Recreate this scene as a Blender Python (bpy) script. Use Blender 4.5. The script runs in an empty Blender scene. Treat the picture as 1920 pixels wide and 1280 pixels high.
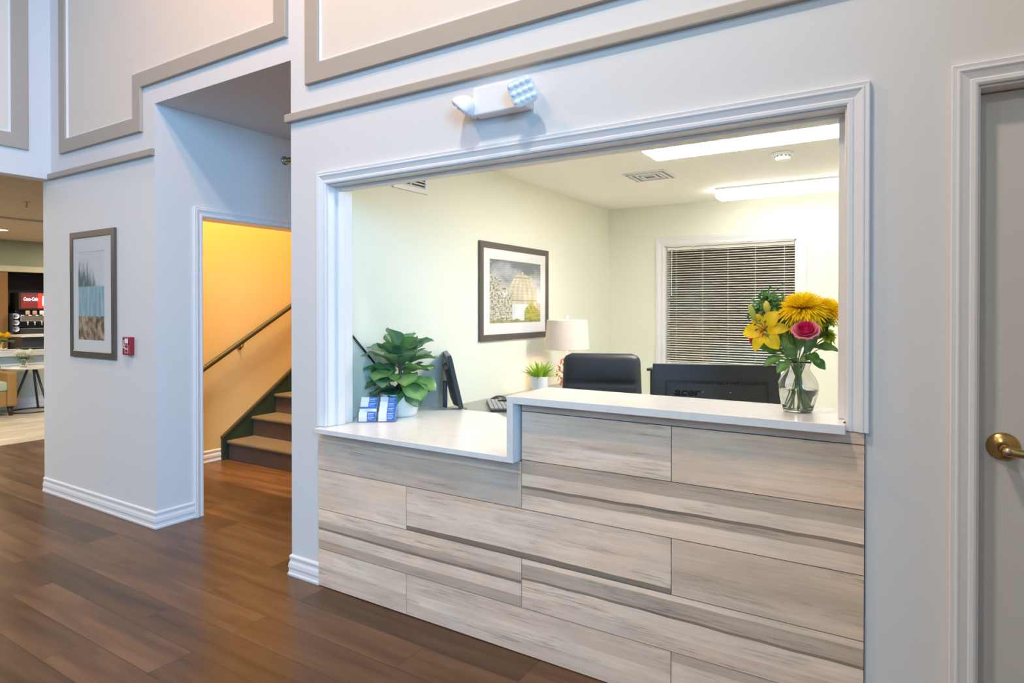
import bpy, bmesh, math, random
from mathutils import Vector, Matrix, Euler, noise as mnoise
PI = math.pi
R = math.radians
C = bpy.context.scene.collection
random.seed(7)

# ------------------------------------------------------------------ helpers
class MB:
    """collects shapes into one bmesh"""
    def __init__(s):
        s.bm = bmesh.new(); s.mats = []
    def box(s, x0, x1, y0, y1, z0, z1, m=None, mi=0):
        vs = [s.bm.verts.new(Vector(p)) for p in ((x0,y0,z0),(x1,y0,z0),(x1,y1,z0),(x0,y1,z0),(x0,y0,z1),(x1,y0,z1),(x1,y1,z1),(x0,y1,z1))]
        if m is not None:
            for v in vs: v.co = m @ v.co
        out = []
        for f in ((0,3,2,1),(4,5,6,7),(0,1,5,4),(1,2,6,5),(2,3,7,6),(3,0,4,7)):
            fc = s.bm.faces.new([vs[i] for i in f]); fc.material_index = mi; out.append(fc)
        return out
    def rbox(s, x0, x1, y0, y1, z0, z1, r=0.005, seg=2, m=None):
        t = bmesh.new()
        bmesh.ops.create_cube(t, size=1)
        for v in t.verts:
            v.co = Vector(((x0+x1)/2+v.co.x*(x1-x0), (y0+y1)/2+v.co.y*(y1-y0), (z0+z1)/2+v.co.z*(z1-z0)))
        bmesh.ops.bevel(t, geom=list(t.edges), offset=r, segments=seg, profile=.5, affect='EDGES')
        s.merge(t, m)
    def merge(s, t, m=None, smooth=False):
        mp = {}
        for v in t.verts: mp[v] = s.bm.verts.new(m @ v.co if m is not None else v.co)
        for f in t.faces:
            try:
                nf = s.bm.faces.new([mp[v] for v in f.verts]); nf.smooth = f.smooth or smooth; nf.material_index = f.material_index
            except ValueError: pass
        t.free()
    def ring(s, c, ax, up, r, n, r2=None):
        r2 = r if r2 is None else r2
        sd = ax.cross(up).normalized()
        return [s.bm.verts.new(c + up*(r*math.cos(2*PI*i/n)) + sd*(r2*math.sin(2*PI*i/n))) for i in range(n)]
    def skin(s, rings, cap0=True, cap1=True, smooth=True):
        n = len(rings[0])
        for a, b in zip(rings, rings[1:]):
            for i in range(n):
                f = s.bm.faces.new((a[i], a[(i+1)%n], b[(i+1)%n], b[i])); f.smooth = smooth
        if cap0: s.bm.faces.new(rings[0][::-1])
        if cap1: s.bm.faces.new(rings[-1])
    def tube(s, pts, r, n=8, caps=True):
        pts = [Vector(p) for p in pts]
        rs = r if isinstance(r, (list, tuple)) else [r]*len(pts)
        rings = []; up = None
        for i, p in enumerate(pts):
            d = (pts[min(i+1,len(pts)-1)] - pts[max(i-1,0)]).normalized()
            if up is None:
                up = Vector((0,0,1)) if abs(d.z) < .9 else Vector((1,0,0))
            up = (up - d*up.dot(d)).normalized()
            rings.append(s.ring(p, d, up, rs[i], n))
        s.skin(rings, caps, caps)
    def lathe(s, prof, c=(0,0,0), n=32, m=None, closed=False, a0=0, a1=2*PI):
        c = Vector(c); rings = []
        full = abs(a1-a0-2*PI) < 1e-6
        k = n if full else n+1
        for r, z in prof:
            rr = max(r, 1e-5)
            vs = []
            for i in range(k):
                a = a0+(a1-a0)*i/n
                p = Vector((rr*math.cos(a), rr*math.sin(a), z))
                p = (m @ p if m is not None else p) + c
                vs.append(s.bm.verts.new(p))
            rings.append(vs)
        if closed: rings.append(rings[0])
        for a, b in zip(rings, rings[1:]):
            for i in range(k if full else k-1):
                f = s.bm.faces.new((a[i], a[(i+1)%k], b[(i+1)%k], b[i])); f.smooth = True
    def poly(s, pts):
        return s.bm.faces.new([s.bm.verts.new(Vector(p)) for p in pts])
    def prism(s, pts, d, smooth=False):
        d = Vector(d)
        a = [s.bm.verts.new(Vector(p)) for p in pts]; b = [s.bm.verts.new(Vector(p)+d) for p in pts]
        s.bm.faces.new(a[::-1]); s.bm.faces.new(b)
        n = len(a)
        for i in range(n):
            f = s.bm.faces.new((a[i], a[(i+1)%n], b[(i+1)%n], b[i])); f.smooth = smooth
    def build(s, name, mat, parent=None, loc=None, rz=None, bevel=0, recalc=True, subd=0, rot=None):
        if recalc: bmesh.ops.recalc_face_normals(s.bm, faces=s.bm.faces)
        me = bpy.data.meshes.new(name); s.bm.to_mesh(me); s.bm.free()
        o = bpy.data.objects.new(name, me); C.objects.link(o)
        for mm in (mat if isinstance(mat, (list, tuple)) else [mat]): me.materials.append(mm)
        if parent is not None: o.parent = parent
        if loc is not None: o.location = loc
        if rz is not None: o.rotation_euler = (0,0,rz)
        if rot is not None: o.rotation_euler = rot
        if bevel:
            b = o.modifiers.new('bevel','BEVEL'); b.width = bevel; b.segments = 2; b.limit_method = 'ANGLE'; b.angle_limit = R(40)
        if subd:
            u = o.modifiers.new('sub','SUBSURF'); u.levels = subd; u.render_levels = subd
        return o

def tag(o, label=None, cat=None, group=None, kind=None):
    if label: o['label'] = label
    if cat: o['category'] = cat
    if group: o['group'] = group
    if kind: o['kind'] = kind
    return o
def thing(name, label, cat, loc=(0,0,0), rz=0, group=None):
    o = bpy.data.objects.new(name, None); C.objects.link(o); o.empty_display_size = .05
    o.location = loc; o.rotation_euler = (0,0,rz)
    return tag(o, label, cat, group)
def struct(o, label=None, cat=None):
    return tag(o, label, cat, None, 'structure')
def copy_tree(o, parent=None):
    c = o.copy(); C.objects.link(c)
    if parent is not None: c.parent = parent
    for ch in list(o.children): copy_tree(ch, c)
    return c
def text_mesh(name, txt, size, mat, parent, matrix, ext=.0006, shear=0, align='CENTER', sx=1, offset=0):
    cu = bpy.data.curves.new(name, 'FONT'); cu.body = txt; cu.size = size; cu.extrude = ext; cu.shear = shear
    cu.align_x = align; cu.align_y = 'CENTER'; cu.offset = offset
    t = bpy.data.objects.new(name, cu); C.objects.link(t)
    dg = bpy.context.evaluated_depsgraph_get()
    me = bpy.data.meshes.new_from_object(t.evaluated_get(dg))
    bpy.data.objects.remove(t); bpy.data.curves.remove(cu)
    me.name = name
    for v in me.vertices: v.co.x *= sx
    me.transform(matrix)
    o = bpy.data.objects.new(name, me); C.objects.link(o); o.parent = parent
    me.materials.clear(); me.materials.append(mat)
    return o

# ------------------------------------------------------------------ materials
MATS = {}
def newmat(name):
    m = bpy.data.materials.new(name); m.use_nodes = True
    nt = m.node_tree
    return m, nt, nt.nodes['Principled BSDF']
def N(nt, t, **kw):
    n = nt.nodes.new(t)
    for k, v in kw.items():
        if k.startswith('_'): setattr(n, k[1:], v)
        else: n.inputs[k.replace('__',' ')].default_value = v
    return n
def plain(name, col, rough=.5, metal=0, bump=0, bscale=80, var=.03, spec=.5, coat=0, trans=0, ior=1.45, sheen=0, emit=None, estr=0, sub=0):
    """principled material with a faint procedural variation of colour and a fine bump"""
    m, nt, b = newmat(name)
    b.inputs['Roughness'].default_value = rough; b.inputs['Metallic'].default_value = metal
    b.inputs['Specular IOR Level'].default_value = spec; b.inputs['Coat Weight'].default_value = coat
    b.inputs['Transmission Weight'].default_value = trans; b.inputs['IOR'].default_value = ior
    b.inputs['Sheen Weight'].default_value = sheen
    if sub: b.inputs['Subsurface Weight'].default_value = sub; b.inputs['Subsurface Radius'].default_value = (.02,.02,.01)
    tc = N(nt, 'ShaderNodeTexCoord')
    nz = N(nt, 'ShaderNodeTexNoise', Scale=bscale*.2, Detail=3.0)
    nt.links.new(tc.outputs['Object'], nz.inputs['Vector'])
    mr = N(nt, 'ShaderNodeMapRange'); mr.inputs['To Min'].default_value = 1-var; mr.inputs['To Max'].default_value = 1+var
    nt.links.new(nz.outputs['Fac'], mr.inputs['Value'])
    mx = N(nt, 'ShaderNodeMix', _data_type='RGBA', _blend_type='MULTIPLY'); mx.inputs['Factor'].default_value = 1
    mx.inputs[6].default_value = (*col, 1)
    nt.links.new(mr.outputs['Result'], mx.inputs[7]); nt.links.new(mx.outputs[2], b.inputs['Base Color'])
    if bump:
        n2 = N(nt, 'ShaderNodeTexNoise', Scale=bscale*2.0, Detail=2.0)
        nt.links.new(tc.outputs['Object'], n2.inputs['Vector'])
        bp = N(nt, 'ShaderNodeBump', Strength=bump, Distance=.002)
        nt.links.new(n2.outputs['Fac'], bp.inputs['Height']); nt.links.new(bp.outputs['Normal'], b.inputs['Normal'])
    if emit:
        b.inputs['Emission Color'].default_value = (*emit, 1); b.inputs['Emission Strength'].default_value = estr
    return m
def pane_glass(name, refl=1.0, tint=(1,1,1)):
    m, nt, b = newmat(name); nt.nodes.remove(b)
    tr = N(nt, 'ShaderNodeBsdfTransparent'); tr.inputs['Color'].default_value = (*tint, 1)
    gl = N(nt, 'ShaderNodeBsdfGlossy', Roughness=.02)
    fr = N(nt, 'ShaderNodeLayerWeight', Blend=.5)
    pw_ = N(nt, 'ShaderNodeMath', _operation='POWER'); pw_.inputs[1].default_value = 5
    ma = N(nt, 'ShaderNodeMath', _operation='MULTIPLY_ADD'); ma.inputs[1].default_value = .95; ma.inputs[2].default_value = .045
    nt.links.new(fr.outputs['Facing'], pw_.inputs[0]); nt.links.new(pw_.outputs[0], ma.inputs[0])
    mu = N(nt, 'ShaderNodeMath', _operation='MULTIPLY'); mu.inputs[1].default_value = refl
    mx = N(nt, 'ShaderNodeMixShader')
    nt.links.new(ma.outputs[0], mu.inputs[0]); nt.links.new(mu.outputs[0], mx.inputs[0])
    nt.links.new(tr.outputs[0], mx.inputs[1]); nt.links.new(gl.outputs[0], mx.inputs[2])
    nt.links.new(mx.outputs[0], nt.nodes['Material Output'].inputs['Surface'])
    return m
def attr_mat(name, rough=.5, grain=0, coat=0, gscale=(3,60,60), sub=0, spec=.5, thru=0):
    """base colour from the mesh's own colour attribute 'tone' (printed pattern), with optional wood grain"""
    m, nt, b = newmat(name)
    b.inputs['Roughness'].default_value = rough; b.inputs['Coat Weight'].default_value = coat
    b.inputs['Specular IOR Level'].default_value = spec
    if sub: b.inputs['Subsurface Weight'].default_value = sub; b.inputs['Subsurface Radius'].default_value = (.01,.008,.004)
    a = N(nt, 'ShaderNodeAttribute', _attribute_name='tone')
    if not grain:
        nt.links.new(a.outputs['Color'], b.inputs['Base Color'])
        if thru:
            tl = N(nt, 'ShaderNodeBsdfTranslucent'); nt.links.new(a.outputs['Color'], tl.inputs['Color'])
            mx = N(nt, 'ShaderNodeMixShader'); mx.inputs[0].default_value = thru
            nt.links.new(b.outputs[0], mx.inputs[1]); nt.links.new(tl.outputs[0], mx.inputs[2])
            nt.links.new(mx.outputs[0], nt.nodes['Material Output'].inputs['Surface'])
        return m
    tc = N(nt, 'ShaderNodeTexCoord')
    mp = N(nt, 'ShaderNodeMapping'); mp.inputs['Scale'].default_value = gscale
    sx = N(nt, 'ShaderNodeVectorMath', _operation='ADD')
    cx = N(nt, 'ShaderNodeCombineXYZ')
    ml = N(nt, 'ShaderNodeMath', _operation='MULTIPLY'); ml.inputs[1].default_value = 37.0
    nt.links.new(a.outputs['Alpha'], ml.inputs[0]); nt.links.new(ml.outputs[0], cx.inputs[0]); nt.links.new(ml.outputs[0], cx.inputs[2])
    nt.links.new(tc.outputs['Object'], sx.inputs[0]); nt.links.new(cx.outputs[0], sx.inputs[1])
    nt.links.new(sx.outputs[0], mp.inputs['Vector'])
    nz = N(nt, 'ShaderNodeTexNoise', Scale=1.0, Detail=10.0, Roughness=.72, Distortion=.35)
    nt.links.new(mp.outputs[0], nz.inputs['Vector'])
    cr = N(nt, 'ShaderNodeValToRGB')
    e = cr.color_ramp.elements
    e[0].position = .30; e[0].color = (.58,.54,.50,1); e[1].position = .62; e[1].color = (1.04,1.03,1.02,1)
    x = e.new(.44); x.color = (.90,.885,.87,1)
    nt.links.new(nz.outputs['Fac'], cr.inputs[0])
    mp2 = N(nt, 'ShaderNodeMapping'); mp2.inputs['Scale'].default_value = (1.4, 5, 9)
    nt.links.new(sx.outputs[0], mp2.inputs['Vector'])
    nz2 = N(nt, 'ShaderNodeTexNoise', Scale=1.0, Detail=4.0)
    nt.links.new(mp2.outputs[0], nz2.inputs['Vector'])
    mr = N(nt, 'ShaderNodeMapRange'); mr.inputs['From Min'].default_value = .3; mr.inputs['From Max'].default_value = .7
    mr.inputs['To Min'].default_value = .88; mr.inputs['To Max'].default_value = 1.08
    nt.links.new(nz2.outputs['Fac'], mr.inputs['Value'])
    m1 = N(nt, 'ShaderNodeMix', _data_type='RGBA', _blend_type='MULTIPLY'); m1.inputs['Factor'].default_value = grain
    m2 = N(nt, 'ShaderNodeMix', _data_type='RGBA', _blend_type='MULTIPLY'); m2.inputs['Factor'].default_value = 1
    nt.links.new(a.outputs['Color'], m1.inputs[6]); nt.links.new(cr.outputs[0], m1.inputs[7])
    nt.links.new(m1.outputs[2], m2.inputs[6]); nt.links.new(mr.outputs[0], m2.inputs[7])
    nt.links.new(m2.outputs[2], b.inputs['Base Color'])
    bp = N(nt, 'ShaderNodeBump', Strength=.12, Distance=.001)
    nt.links.new(nz.outputs['Fac'], bp.inputs['Height']); nt.links.new(bp.outputs['Normal'], b.inputs['Normal'])
    return m
def tile_material():
    """whitewashed plank print: board tone from the mesh, soft blotches, streaks and patches of fine dark scratches"""
    m, nt, b = newmat('wood_look_tile'); b.inputs['Roughness'].default_value = .42
    a = N(nt, 'ShaderNodeAttribute', _attribute_name='tone')
    tc = N(nt, 'ShaderNodeTexCoord')
    ml = N(nt, 'ShaderNodeMath', _operation='MULTIPLY'); ml.inputs[1].default_value = 41.0
    cx = N(nt, 'ShaderNodeCombineXYZ'); ad = N(nt, 'ShaderNodeVectorMath', _operation='ADD')
    nt.links.new(a.outputs['Alpha'], ml.inputs[0]); nt.links.new(ml.outputs[0], cx.inputs[0]); nt.links.new(ml.outputs[0], cx.inputs[2])
    nt.links.new(tc.outputs['Object'], ad.inputs[0]); nt.links.new(cx.outputs[0], ad.inputs[1])
    def noise(scale, detail, rough=.6, dist=0):
        mp = N(nt, 'ShaderNodeMapping'); mp.inputs['Scale'].default_value = scale
        nt.links.new(ad.outputs[0], mp.inputs['Vector'])
        n = N(nt, 'ShaderNodeTexNoise', Scale=1.0, Detail=detail, Roughness=rough, Distortion=dist)
        nt.links.new(mp.outputs[0], n.inputs['Vector']); return n.outputs['Fac']
    def ramp(src, lo, hi, t0, t1):
        r = N(nt, 'ShaderNodeMapRange'); r.inputs['From Min'].default_value = lo; r.inputs['From Max'].default_value = hi
        r.inputs['To Min'].default_value = t0; r.inputs['To Max'].default_value = t1
        nt.links.new(src, r.inputs['Value']); return r.outputs['Result']
    def mul(x, y):
        q = N(nt, 'ShaderNodeMath', _operation='MULTIPLY'); nt.links.new(x, q.inputs[0]); nt.links.new(y, q.inputs[1]); return q.outputs[0]
    blotch = ramp(noise((2.6,20,11), 4), .32, .68, .84, 1.08)
    streak = ramp(noise((1.5,60,70), 6, .65), .30, .60, .86, 1.03)
    scr = noise((7,60,190), 4, .7, .3)
    mask = ramp(noise((1.7,20,13), 5, .7, .8), .50, .64, 0, 1)
    dark = ramp(scr, .36, .54, .50, 1.0)
    mixs = N(nt, 'ShaderNodeMix', _data_type='FLOAT'); mixs.inputs[2].default_value = 1.0
    nt.links.new(mask, mixs.inputs[0]); nt.links.new(dark, mixs.inputs[3])
    tot = mul(mul(blotch, streak), mixs.outputs[0])
    hue = N(nt, 'ShaderNodeMix', _data_type='RGBA'); hue.inputs[6].default_value = (1.04,.985,.94,1); hue.inputs[7].default_value = (.97,1.0,1.01,1)
    nt.links.new(ramp(noise((1.9,20,4.5), 3), .35, .65, 0, 1), hue.inputs[0])
    m1 = N(nt, 'ShaderNodeMix', _data_type='RGBA', _blend_type='MULTIPLY'); m1.inputs[0].default_value = 1
    nt.links.new(a.outputs['Color'], m1.inputs[6]); nt.links.new(hue.outputs[2], m1.inputs[7])
    m2 = N(nt, 'ShaderNodeVectorMath', _operation='SCALE'); nt.links.new(m1.outputs[2], m2.inputs[0]); nt.links.new(tot, m2.inputs['Scale'])
    nt.links.new(m2.outputs[0], b.inputs['Base Color'])
    bp = N(nt, 'ShaderNodeBump', Strength=.12, Distance=.001); nt.links.new(scr, bp.inputs['Height']); nt.links.new(bp.outputs['Normal'], b.inputs['Normal'])
    return m
def planks(name, c1, c2, gap, width=.18, length=1.25, rough=.38, along_y=False, dark=.45):
    m, nt, b = newmat(name)
    b.inputs['Roughness'].default_value = rough; b.inputs['Specular IOR Level'].default_value = .36
    tc = N(nt, 'ShaderNodeTexCoord')
    mp = N(nt, 'ShaderNodeMapping')
    if along_y: mp.inputs['Rotation'].default_value = (0,0,PI/2)
    nt.links.new(tc.outputs['Object'], mp.inputs['Vector'])
    br = N(nt, 'ShaderNodeTexBrick', Scale=1.0)
    br.offset = .37; br.offset_frequency = 2; br.squash = 1
    br.inputs['Brick Width'].default_value = length; br.inputs['Row Height'].default_value = width
    br.inputs['Mortar Size'].default_value = .0012; br.inputs['Mortar Smooth'].default_value = .1; br.inputs['Bias'].default_value = 0
    br.inputs['Color1'].default_value = (0,0,0,1); br.inputs['Color2'].default_value = (1,1,1,1); br.inputs['Mortar'].default_value = (.5,.5,.5,1)
    nt.links.new(mp.outputs[0], br.inputs['Vector'])
    # grain: each board shifts the noise by its own random value
    sep = N(nt, 'ShaderNodeSeparateColor'); nt.links.new(br.outputs['Color'], sep.inputs[0])
    ml = N(nt, 'ShaderNodeMath', _operation='MULTIPLY'); ml.inputs[1].default_value = 23.0
    nt.links.new(sep.outputs[0], ml.inputs[0])
    cx = N(nt, 'ShaderNodeCombineXYZ'); nt.links.new(ml.outputs[0], cx.inputs[0]); nt.links.new(ml.outputs[0], cx.inputs[1])
    ad = N(nt, 'ShaderNodeVectorMath', _operation='ADD')
    nt.links.new(mp.outputs[0], ad.inputs[0]); nt.links.new(cx.outputs[0], ad.inputs[1])
    g = N(nt, 'ShaderNodeMapping'); g.inputs['Scale'].default_value = (1.1, 11, 1); nt.links.new(ad.outputs[0], g.inputs['Vector'])
    n1 = N(nt, 'ShaderNodeTexNoise', Scale=1.0, Detail=5.0, Roughness=.52, Distortion=.5); nt.links.new(g.outputs[0], n1.inputs['Vector'])
    g2 = N(nt, 'ShaderNodeMapping'); g2.inputs['Scale'].default_value = (4, 90, 1); nt.links.new(ad.outputs[0], g2.inputs['Vector'])
    n2 = N(nt, 'ShaderNodeTexNoise', Scale=1.0, Detail=5.0); nt.links.new(g2.outputs[0], n2.inputs['Vector'])
    base = N(nt, 'ShaderNodeMix', _data_type='RGBA'); base.inputs[6].default_value = (*c1,1); base.inputs[7].default_value = (*c2,1)
    nt.links.new(sep.outputs[0], base.inputs[0])
    cr = N(nt, 'ShaderNodeValToRGB'); e = cr.color_ramp.elements
    e[0].position = .30; e[0].color = (dark,dark*.93,dark*.87,1); e[1].position = .66; e[1].color = (1.10,1.08,1.05,1)
    nt.links.new(n1.outputs['Fac'], cr.inputs[0])
    mr = N(nt, 'ShaderNodeMapRange'); mr.inputs['To Min'].default_value = .78; mr.inputs['To Max'].default_value = 1.2
    nt.links.new(n2.outputs['Fac'], mr.inputs['Value'])
    a1 = N(nt, 'ShaderNodeMix', _data_type='RGBA', _blend_type='MULTIPLY'); a1.inputs[0].default_value = 1
    nt.links.new(base.outputs[2], a1.inputs[6]); nt.links.new(cr.outputs[0], a1.inputs[7])
    a2 = N(nt, 'ShaderNodeMix', _data_type='RGBA', _blend_type='MULTIPLY'); a2.inputs[0].default_value = 1
    nt.links.new(a1.outputs[2], a2.inputs[6]); nt.links.new(mr.outputs[0], a2.inputs[7])
    a3 = N(nt, 'ShaderNodeMix', _data_type='RGBA'); a3.inputs[7].default_value = (*gap,1)
    nt.links.new(br.outputs['Fac'], a3.inputs[0]); nt.links.new(a2.outputs[2], a3.inputs[6])
    nt.links.new(a3.outputs[2], b.inputs['Base Color'])
    rr = N(nt, 'ShaderNodeMapRange'); rr.inputs['To Min'].default_value = rough-.07; rr.inputs['To Max'].default_value = rough+.1
    nt.links.new(n1.outputs['Fac'], rr.inputs['Value']); nt.links.new(rr.outputs[0], b.inputs['Roughness'])
    bp = N(nt, 'ShaderNodeBump', Strength=.1, Distance=.001); nt.links.new(n2.outputs['Fac'], bp.inputs['Height'])
    nt.links.new(bp.outputs[0], b.inputs['Normal'])
    return m
def emissive(name, col, s):
    m, nt, b = newmat(name)
    b.inputs['Base Color'].default_value = (col[0]*.6,col[1]*.6,col[2]*.6,1); b.inputs['Roughness'].default_value = .5
    b.inputs['Emission Color'].default_value = (*col,1); b.inputs['Emission Strength'].default_value = s
    return m
def quartz():
    m = plain('white_quartz', (.84,.84,.84), .22, var=.015, bscale=20, spec=.5)
    nt = m.node_tree; b = nt.nodes['Principled BSDF']
    tc = N(nt, 'ShaderNodeTexCoord'); n = N(nt, 'ShaderNodeTexNoise', Scale=5.0, Detail=7.0, Distortion=2.2)
    nt.links.new(tc.outputs['Object'], n.inputs['Vector'])
    cr = N(nt, 'ShaderNodeValToRGB'); e = cr.color_ramp.elements
    e[0].position = .44; e[0].color = (.79,.80,.80,1); e[1].position = .56; e[1].color = (.79,.80,.80,1)
    x = e.new(.50); x.color = (.75,.755,.75,1)
    nt.links.new(n.outputs['Fac'], cr.inputs[0]); nt.links.new(cr.outputs[0], b.inputs['Base Color'])
    return m

M = dict(
    lobby=plain('lobby_paint', (.72,.72,.725), .55, bump=.12, bscale=160, var=.012),
    beige=plain('beige_paint', (.46,.37,.28), .6, var=.02),
    upper=plain('cream_panel_paint', (.74,.675,.595), .55, bump=.1, bscale=160, var=.012),
    office=plain('sage_paint', (.83,.84,.735), .5, bump=.1, bscale=160, var=.012),
    yellow=plain('ochre_paint', (.70,.55,.27), .5, bump=.1, bscale=160, var=.015),
    dine=plain('olive_paint', (.27,.29,.20), .55, bump=.1, bscale=160, var=.02),
    orange=plain('orange_lit_wall', (.72,.38,.07), .5, var=.02),  # orange light on a dining wall, put into the colour
    ceil=plain('ceiling_paint', (.95,.93,.88), .7, bump=.2, bscale=200, var=.015),
    dceil=plain('dining_ceiling', (.46,.41,.34), .7, bump=.2, bscale=120, var=.05),
    trim=plain('white_trim', (.80,.80,.82), .32, var=.008, bscale=40),
    tan=plain('taupe_moulding', (.43,.375,.315), .5, bump=.06, bscale=120, var=.02),
    floor=planks('brown_planks', (.088,.047,.024), (.185,.100,.050), (.024,.014,.009), rough=.30, dark=.46),
    ash=planks('ash_planks', (.58,.54,.45), (.74,.70,.60), (.25,.2,.15), .15, 1.2, .35, True, .75),
    tile=tile_material(),
    grout=plain('grout', (.055,.045,.04), .8, var=.05),
    quartz=quartz(),
    brass=plain('aged_brass', (.52,.36,.14), .28, 1.0, var=.06, bscale=60),
    door=plain('door_paint', (.64,.62,.61), .4, bump=.04, bscale=60, var=.01),
    white=plain('white_plastic', (.84,.85,.87), .35, var=.01),
    whitec=plain('white_ceramic', (.86,.86,.84), .2, var=.01, spec=.5),
    frame=plain('bronze_frame', (.125,.105,.095), .42, .35, var=.12, bscale=30),
    mat_board=plain('mat_board', (.86,.86,.86), .8, var=.01),
    print=attr_mat('art_print', .6),
    pane=pane_glass('picture_glass', 1.0),
    wpane=pane_glass('window_glass', .9),
    red=plain('red_plastic', (.30,.016,.030), .35, var=.03),
    black=plain('black_plastic', (.034,.036,.041), .36, bump=.05, bscale=400, var=.06),
    blackg=plain('gloss_black', (.010,.010,.012), .15, var=.03),
    dark=plain('dark_grey_plastic', (.05,.052,.058), .45, var=.05),
    leather=plain('black_leather', (.022,.026,.034), .42, bump=.25, bscale=140, var=.08, spec=.5),
    desk=plain('grey_laminate', (.34,.34,.31), .35, var=.06, bscale=40),
    chrome=plain('chrome', (.65,.65,.67), .18, 1.0, var=.02),
    steel=plain('brushed_steel', (.42,.40,.38), .38, 1.0, var=.05),
    shade=plain('linen_shade', (.74,.61,.53), .85, bump=.2, bscale=240, var=.03, emit=(1.0,.72,.50), estr=.06),
    copper=plain('copper_wire', (.70,.26,.14), .28, 1.0, var=.08),
    leaf=attr_mat('fig_leaf', .36, thru=.18),
    leaf2=attr_mat('bouquet_leaf', .42, thru=.2),
    petal=attr_mat('petal', .5, thru=.42),
    stem=plain('green_stem', (.16,.26,.07), .5, var=.15, bscale=60),
    bark=plain('brown_stem', (.14,.10,.06), .7, var=.2),
    soil=plain('potting_soil', (.03,.022,.016), .95, bump=.6, bscale=60, var=.3),
    glass=plain('clear_glass', (1,1,1), .0, trans=1.0, ior=1.45, var=0),
    water=plain('water', (.97,1,.95), .0, trans=1.0, ior=1.33, var=0),
    acrylic=pane_glass('acrylic', .8, (.97,.98,1)),
    cardw=plain('white_card', (.86,.87,.90), .6, var=.01),
    cardb=plain('blue_card', (.03,.16,.55), .5, var=.03),
    cardg=plain('blue_grey_print', (.30,.40,.62), .6, var=.03),
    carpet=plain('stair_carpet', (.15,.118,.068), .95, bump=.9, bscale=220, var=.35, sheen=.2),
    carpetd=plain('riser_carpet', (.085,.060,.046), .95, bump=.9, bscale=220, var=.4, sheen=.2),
    green=plain('dark_green_paint', (.030,.055,.035), .35, bump=.05, bscale=40, var=.25),
    rail=plain('dark_olive_rail', (.050,.045,.020), .5, var=.12, bscale=20),
    tanleather=plain('tan_leather', (.36,.19,.055), .45, bump=.2, bscale=120, var=.1),
    cushion=plain('green_cushion', (.42,.45,.33), .9, var=.2, bscale=60),
    darkwood=plain('dark_wood', (.045,.025,.018), .4, var=.25, bscale=20),
    oak=plain('oak_post', (.22,.11,.035), .4, var=.15, bscale=20),
    stone=plain('pale_stone', (.66,.64,.58), .35, var=.05),
    ponyw=plain('pale_green_paint', (.58,.62,.55), .5, bump=.1, var=.02),
    led=emissive('light_diffuser', (1.0,.97,.92), 60),
    led3=emissive('wrap_light_diffuser', (1.0,.965,.88), 7),
    led2=emissive('ceiling_lamp_lens', (1.0,.86,.62), 9.0),
    sign_r=emissive('red_lit_sign', (1.0,.03,.02), 1.5),
    sign_d=emissive('dark_red_sign', (.25,.02,.02), .5),
    sign_w=emissive('white_lit_lettering', (.85,.92,1.0), 1.4),
    lens=plain('led_lens', (.88,.93,1.0), .10, var=.02, coat=.6),
    pinkw=plain('pink_beige_paint', (.36,.26,.21), .7, var=.03),
    teal=plain('teal_reflection', (.10,.34,.40), .9, var=.1),
    sand=plain('sand_reflection', (.50,.38,.22), .9, var=.1),
    clay=plain('blind_slat', (.93,.92,.84), .4, var=.01),
    cord=plain('black_cord', (.012,.013,.015), .5, var=.05),
    bulb=emissive('lamp_bulb', (1.0,.70,.42), 110),
)

# ------------------------------------------------------------------ wall with openings
def grid_wall(us, zs, holes, v0, v1, to):
    """plate between v0 and v1, cells (u,z) minus holes; to(u,v,z) -> xyz"""
    mb = MB(); us = sorted(set(us)); zs = sorted(set(zs))
    def solid(i, j):
        if i < 0 or j < 0 or i >= len(us)-1 or j >= len(zs)-1: return False
        u = (us[i]+us[i+1])/2; z = (zs[j]+zs[j+1])/2
        return not any(a < u < b and c < z < d for a, b, c, d in holes)
    for i in range(len(us)-1):
        for j in range(len(zs)-1):
            if not solid(i, j): continue
            a, b, c, d = us[i], us[i+1], zs[j], zs[j+1]
            mb.poly([to(a,v0,c), to(b,v0,c), to(b,v0,d), to(a,v0,d)])
            mb.poly([to(a,v1,c), to(a,v1,d), to(b,v1,d), to(b,v1,c)])
            if not solid(i-1,j): mb.poly([to(a,v0,c), to(a,v0,d), to(a,v1,d), to(a,v1,c)])
            if not solid(i+1,j): mb.poly([to(b,v0,c), to(b,v1,c), to(b,v1,d), to(b,v0,d)])
            if not solid(i,j-1): mb.poly([to(a,v0,c), to(a,v1,c), to(b,v1,c), to(b,v0,c)])
            if not solid(i,j+1): mb.poly([to(a,v0,d), to(b,v0,d), to(b,v1,d), to(a,v1,d)])
    bmesh.ops.remove_doubles(mb.bm, verts=mb.bm.verts, dist=1e-5)
    return mb
XY = lambda u, v, z: (u, v, z)        # wall along x
YX = lambda u, v, z: (v, u, z)        # wall along y

CZ = 4.8
def wallx(name, us, zs, holes, y0, y1, mat, **k):
    return struct(grid_wall(us, zs, holes, y0, y1, XY).build(name, mat))
def wally(name, us, zs, holes, x0, x1, mat, **k):
    return struct(grid_wall(us, zs, holes, x0, x1, YX).build(name, mat))

XA, XB = -2.775, -4.10           # alcove right and left corner
OX0, OX1 = -2.497, -0.158        # office window opening
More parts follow.
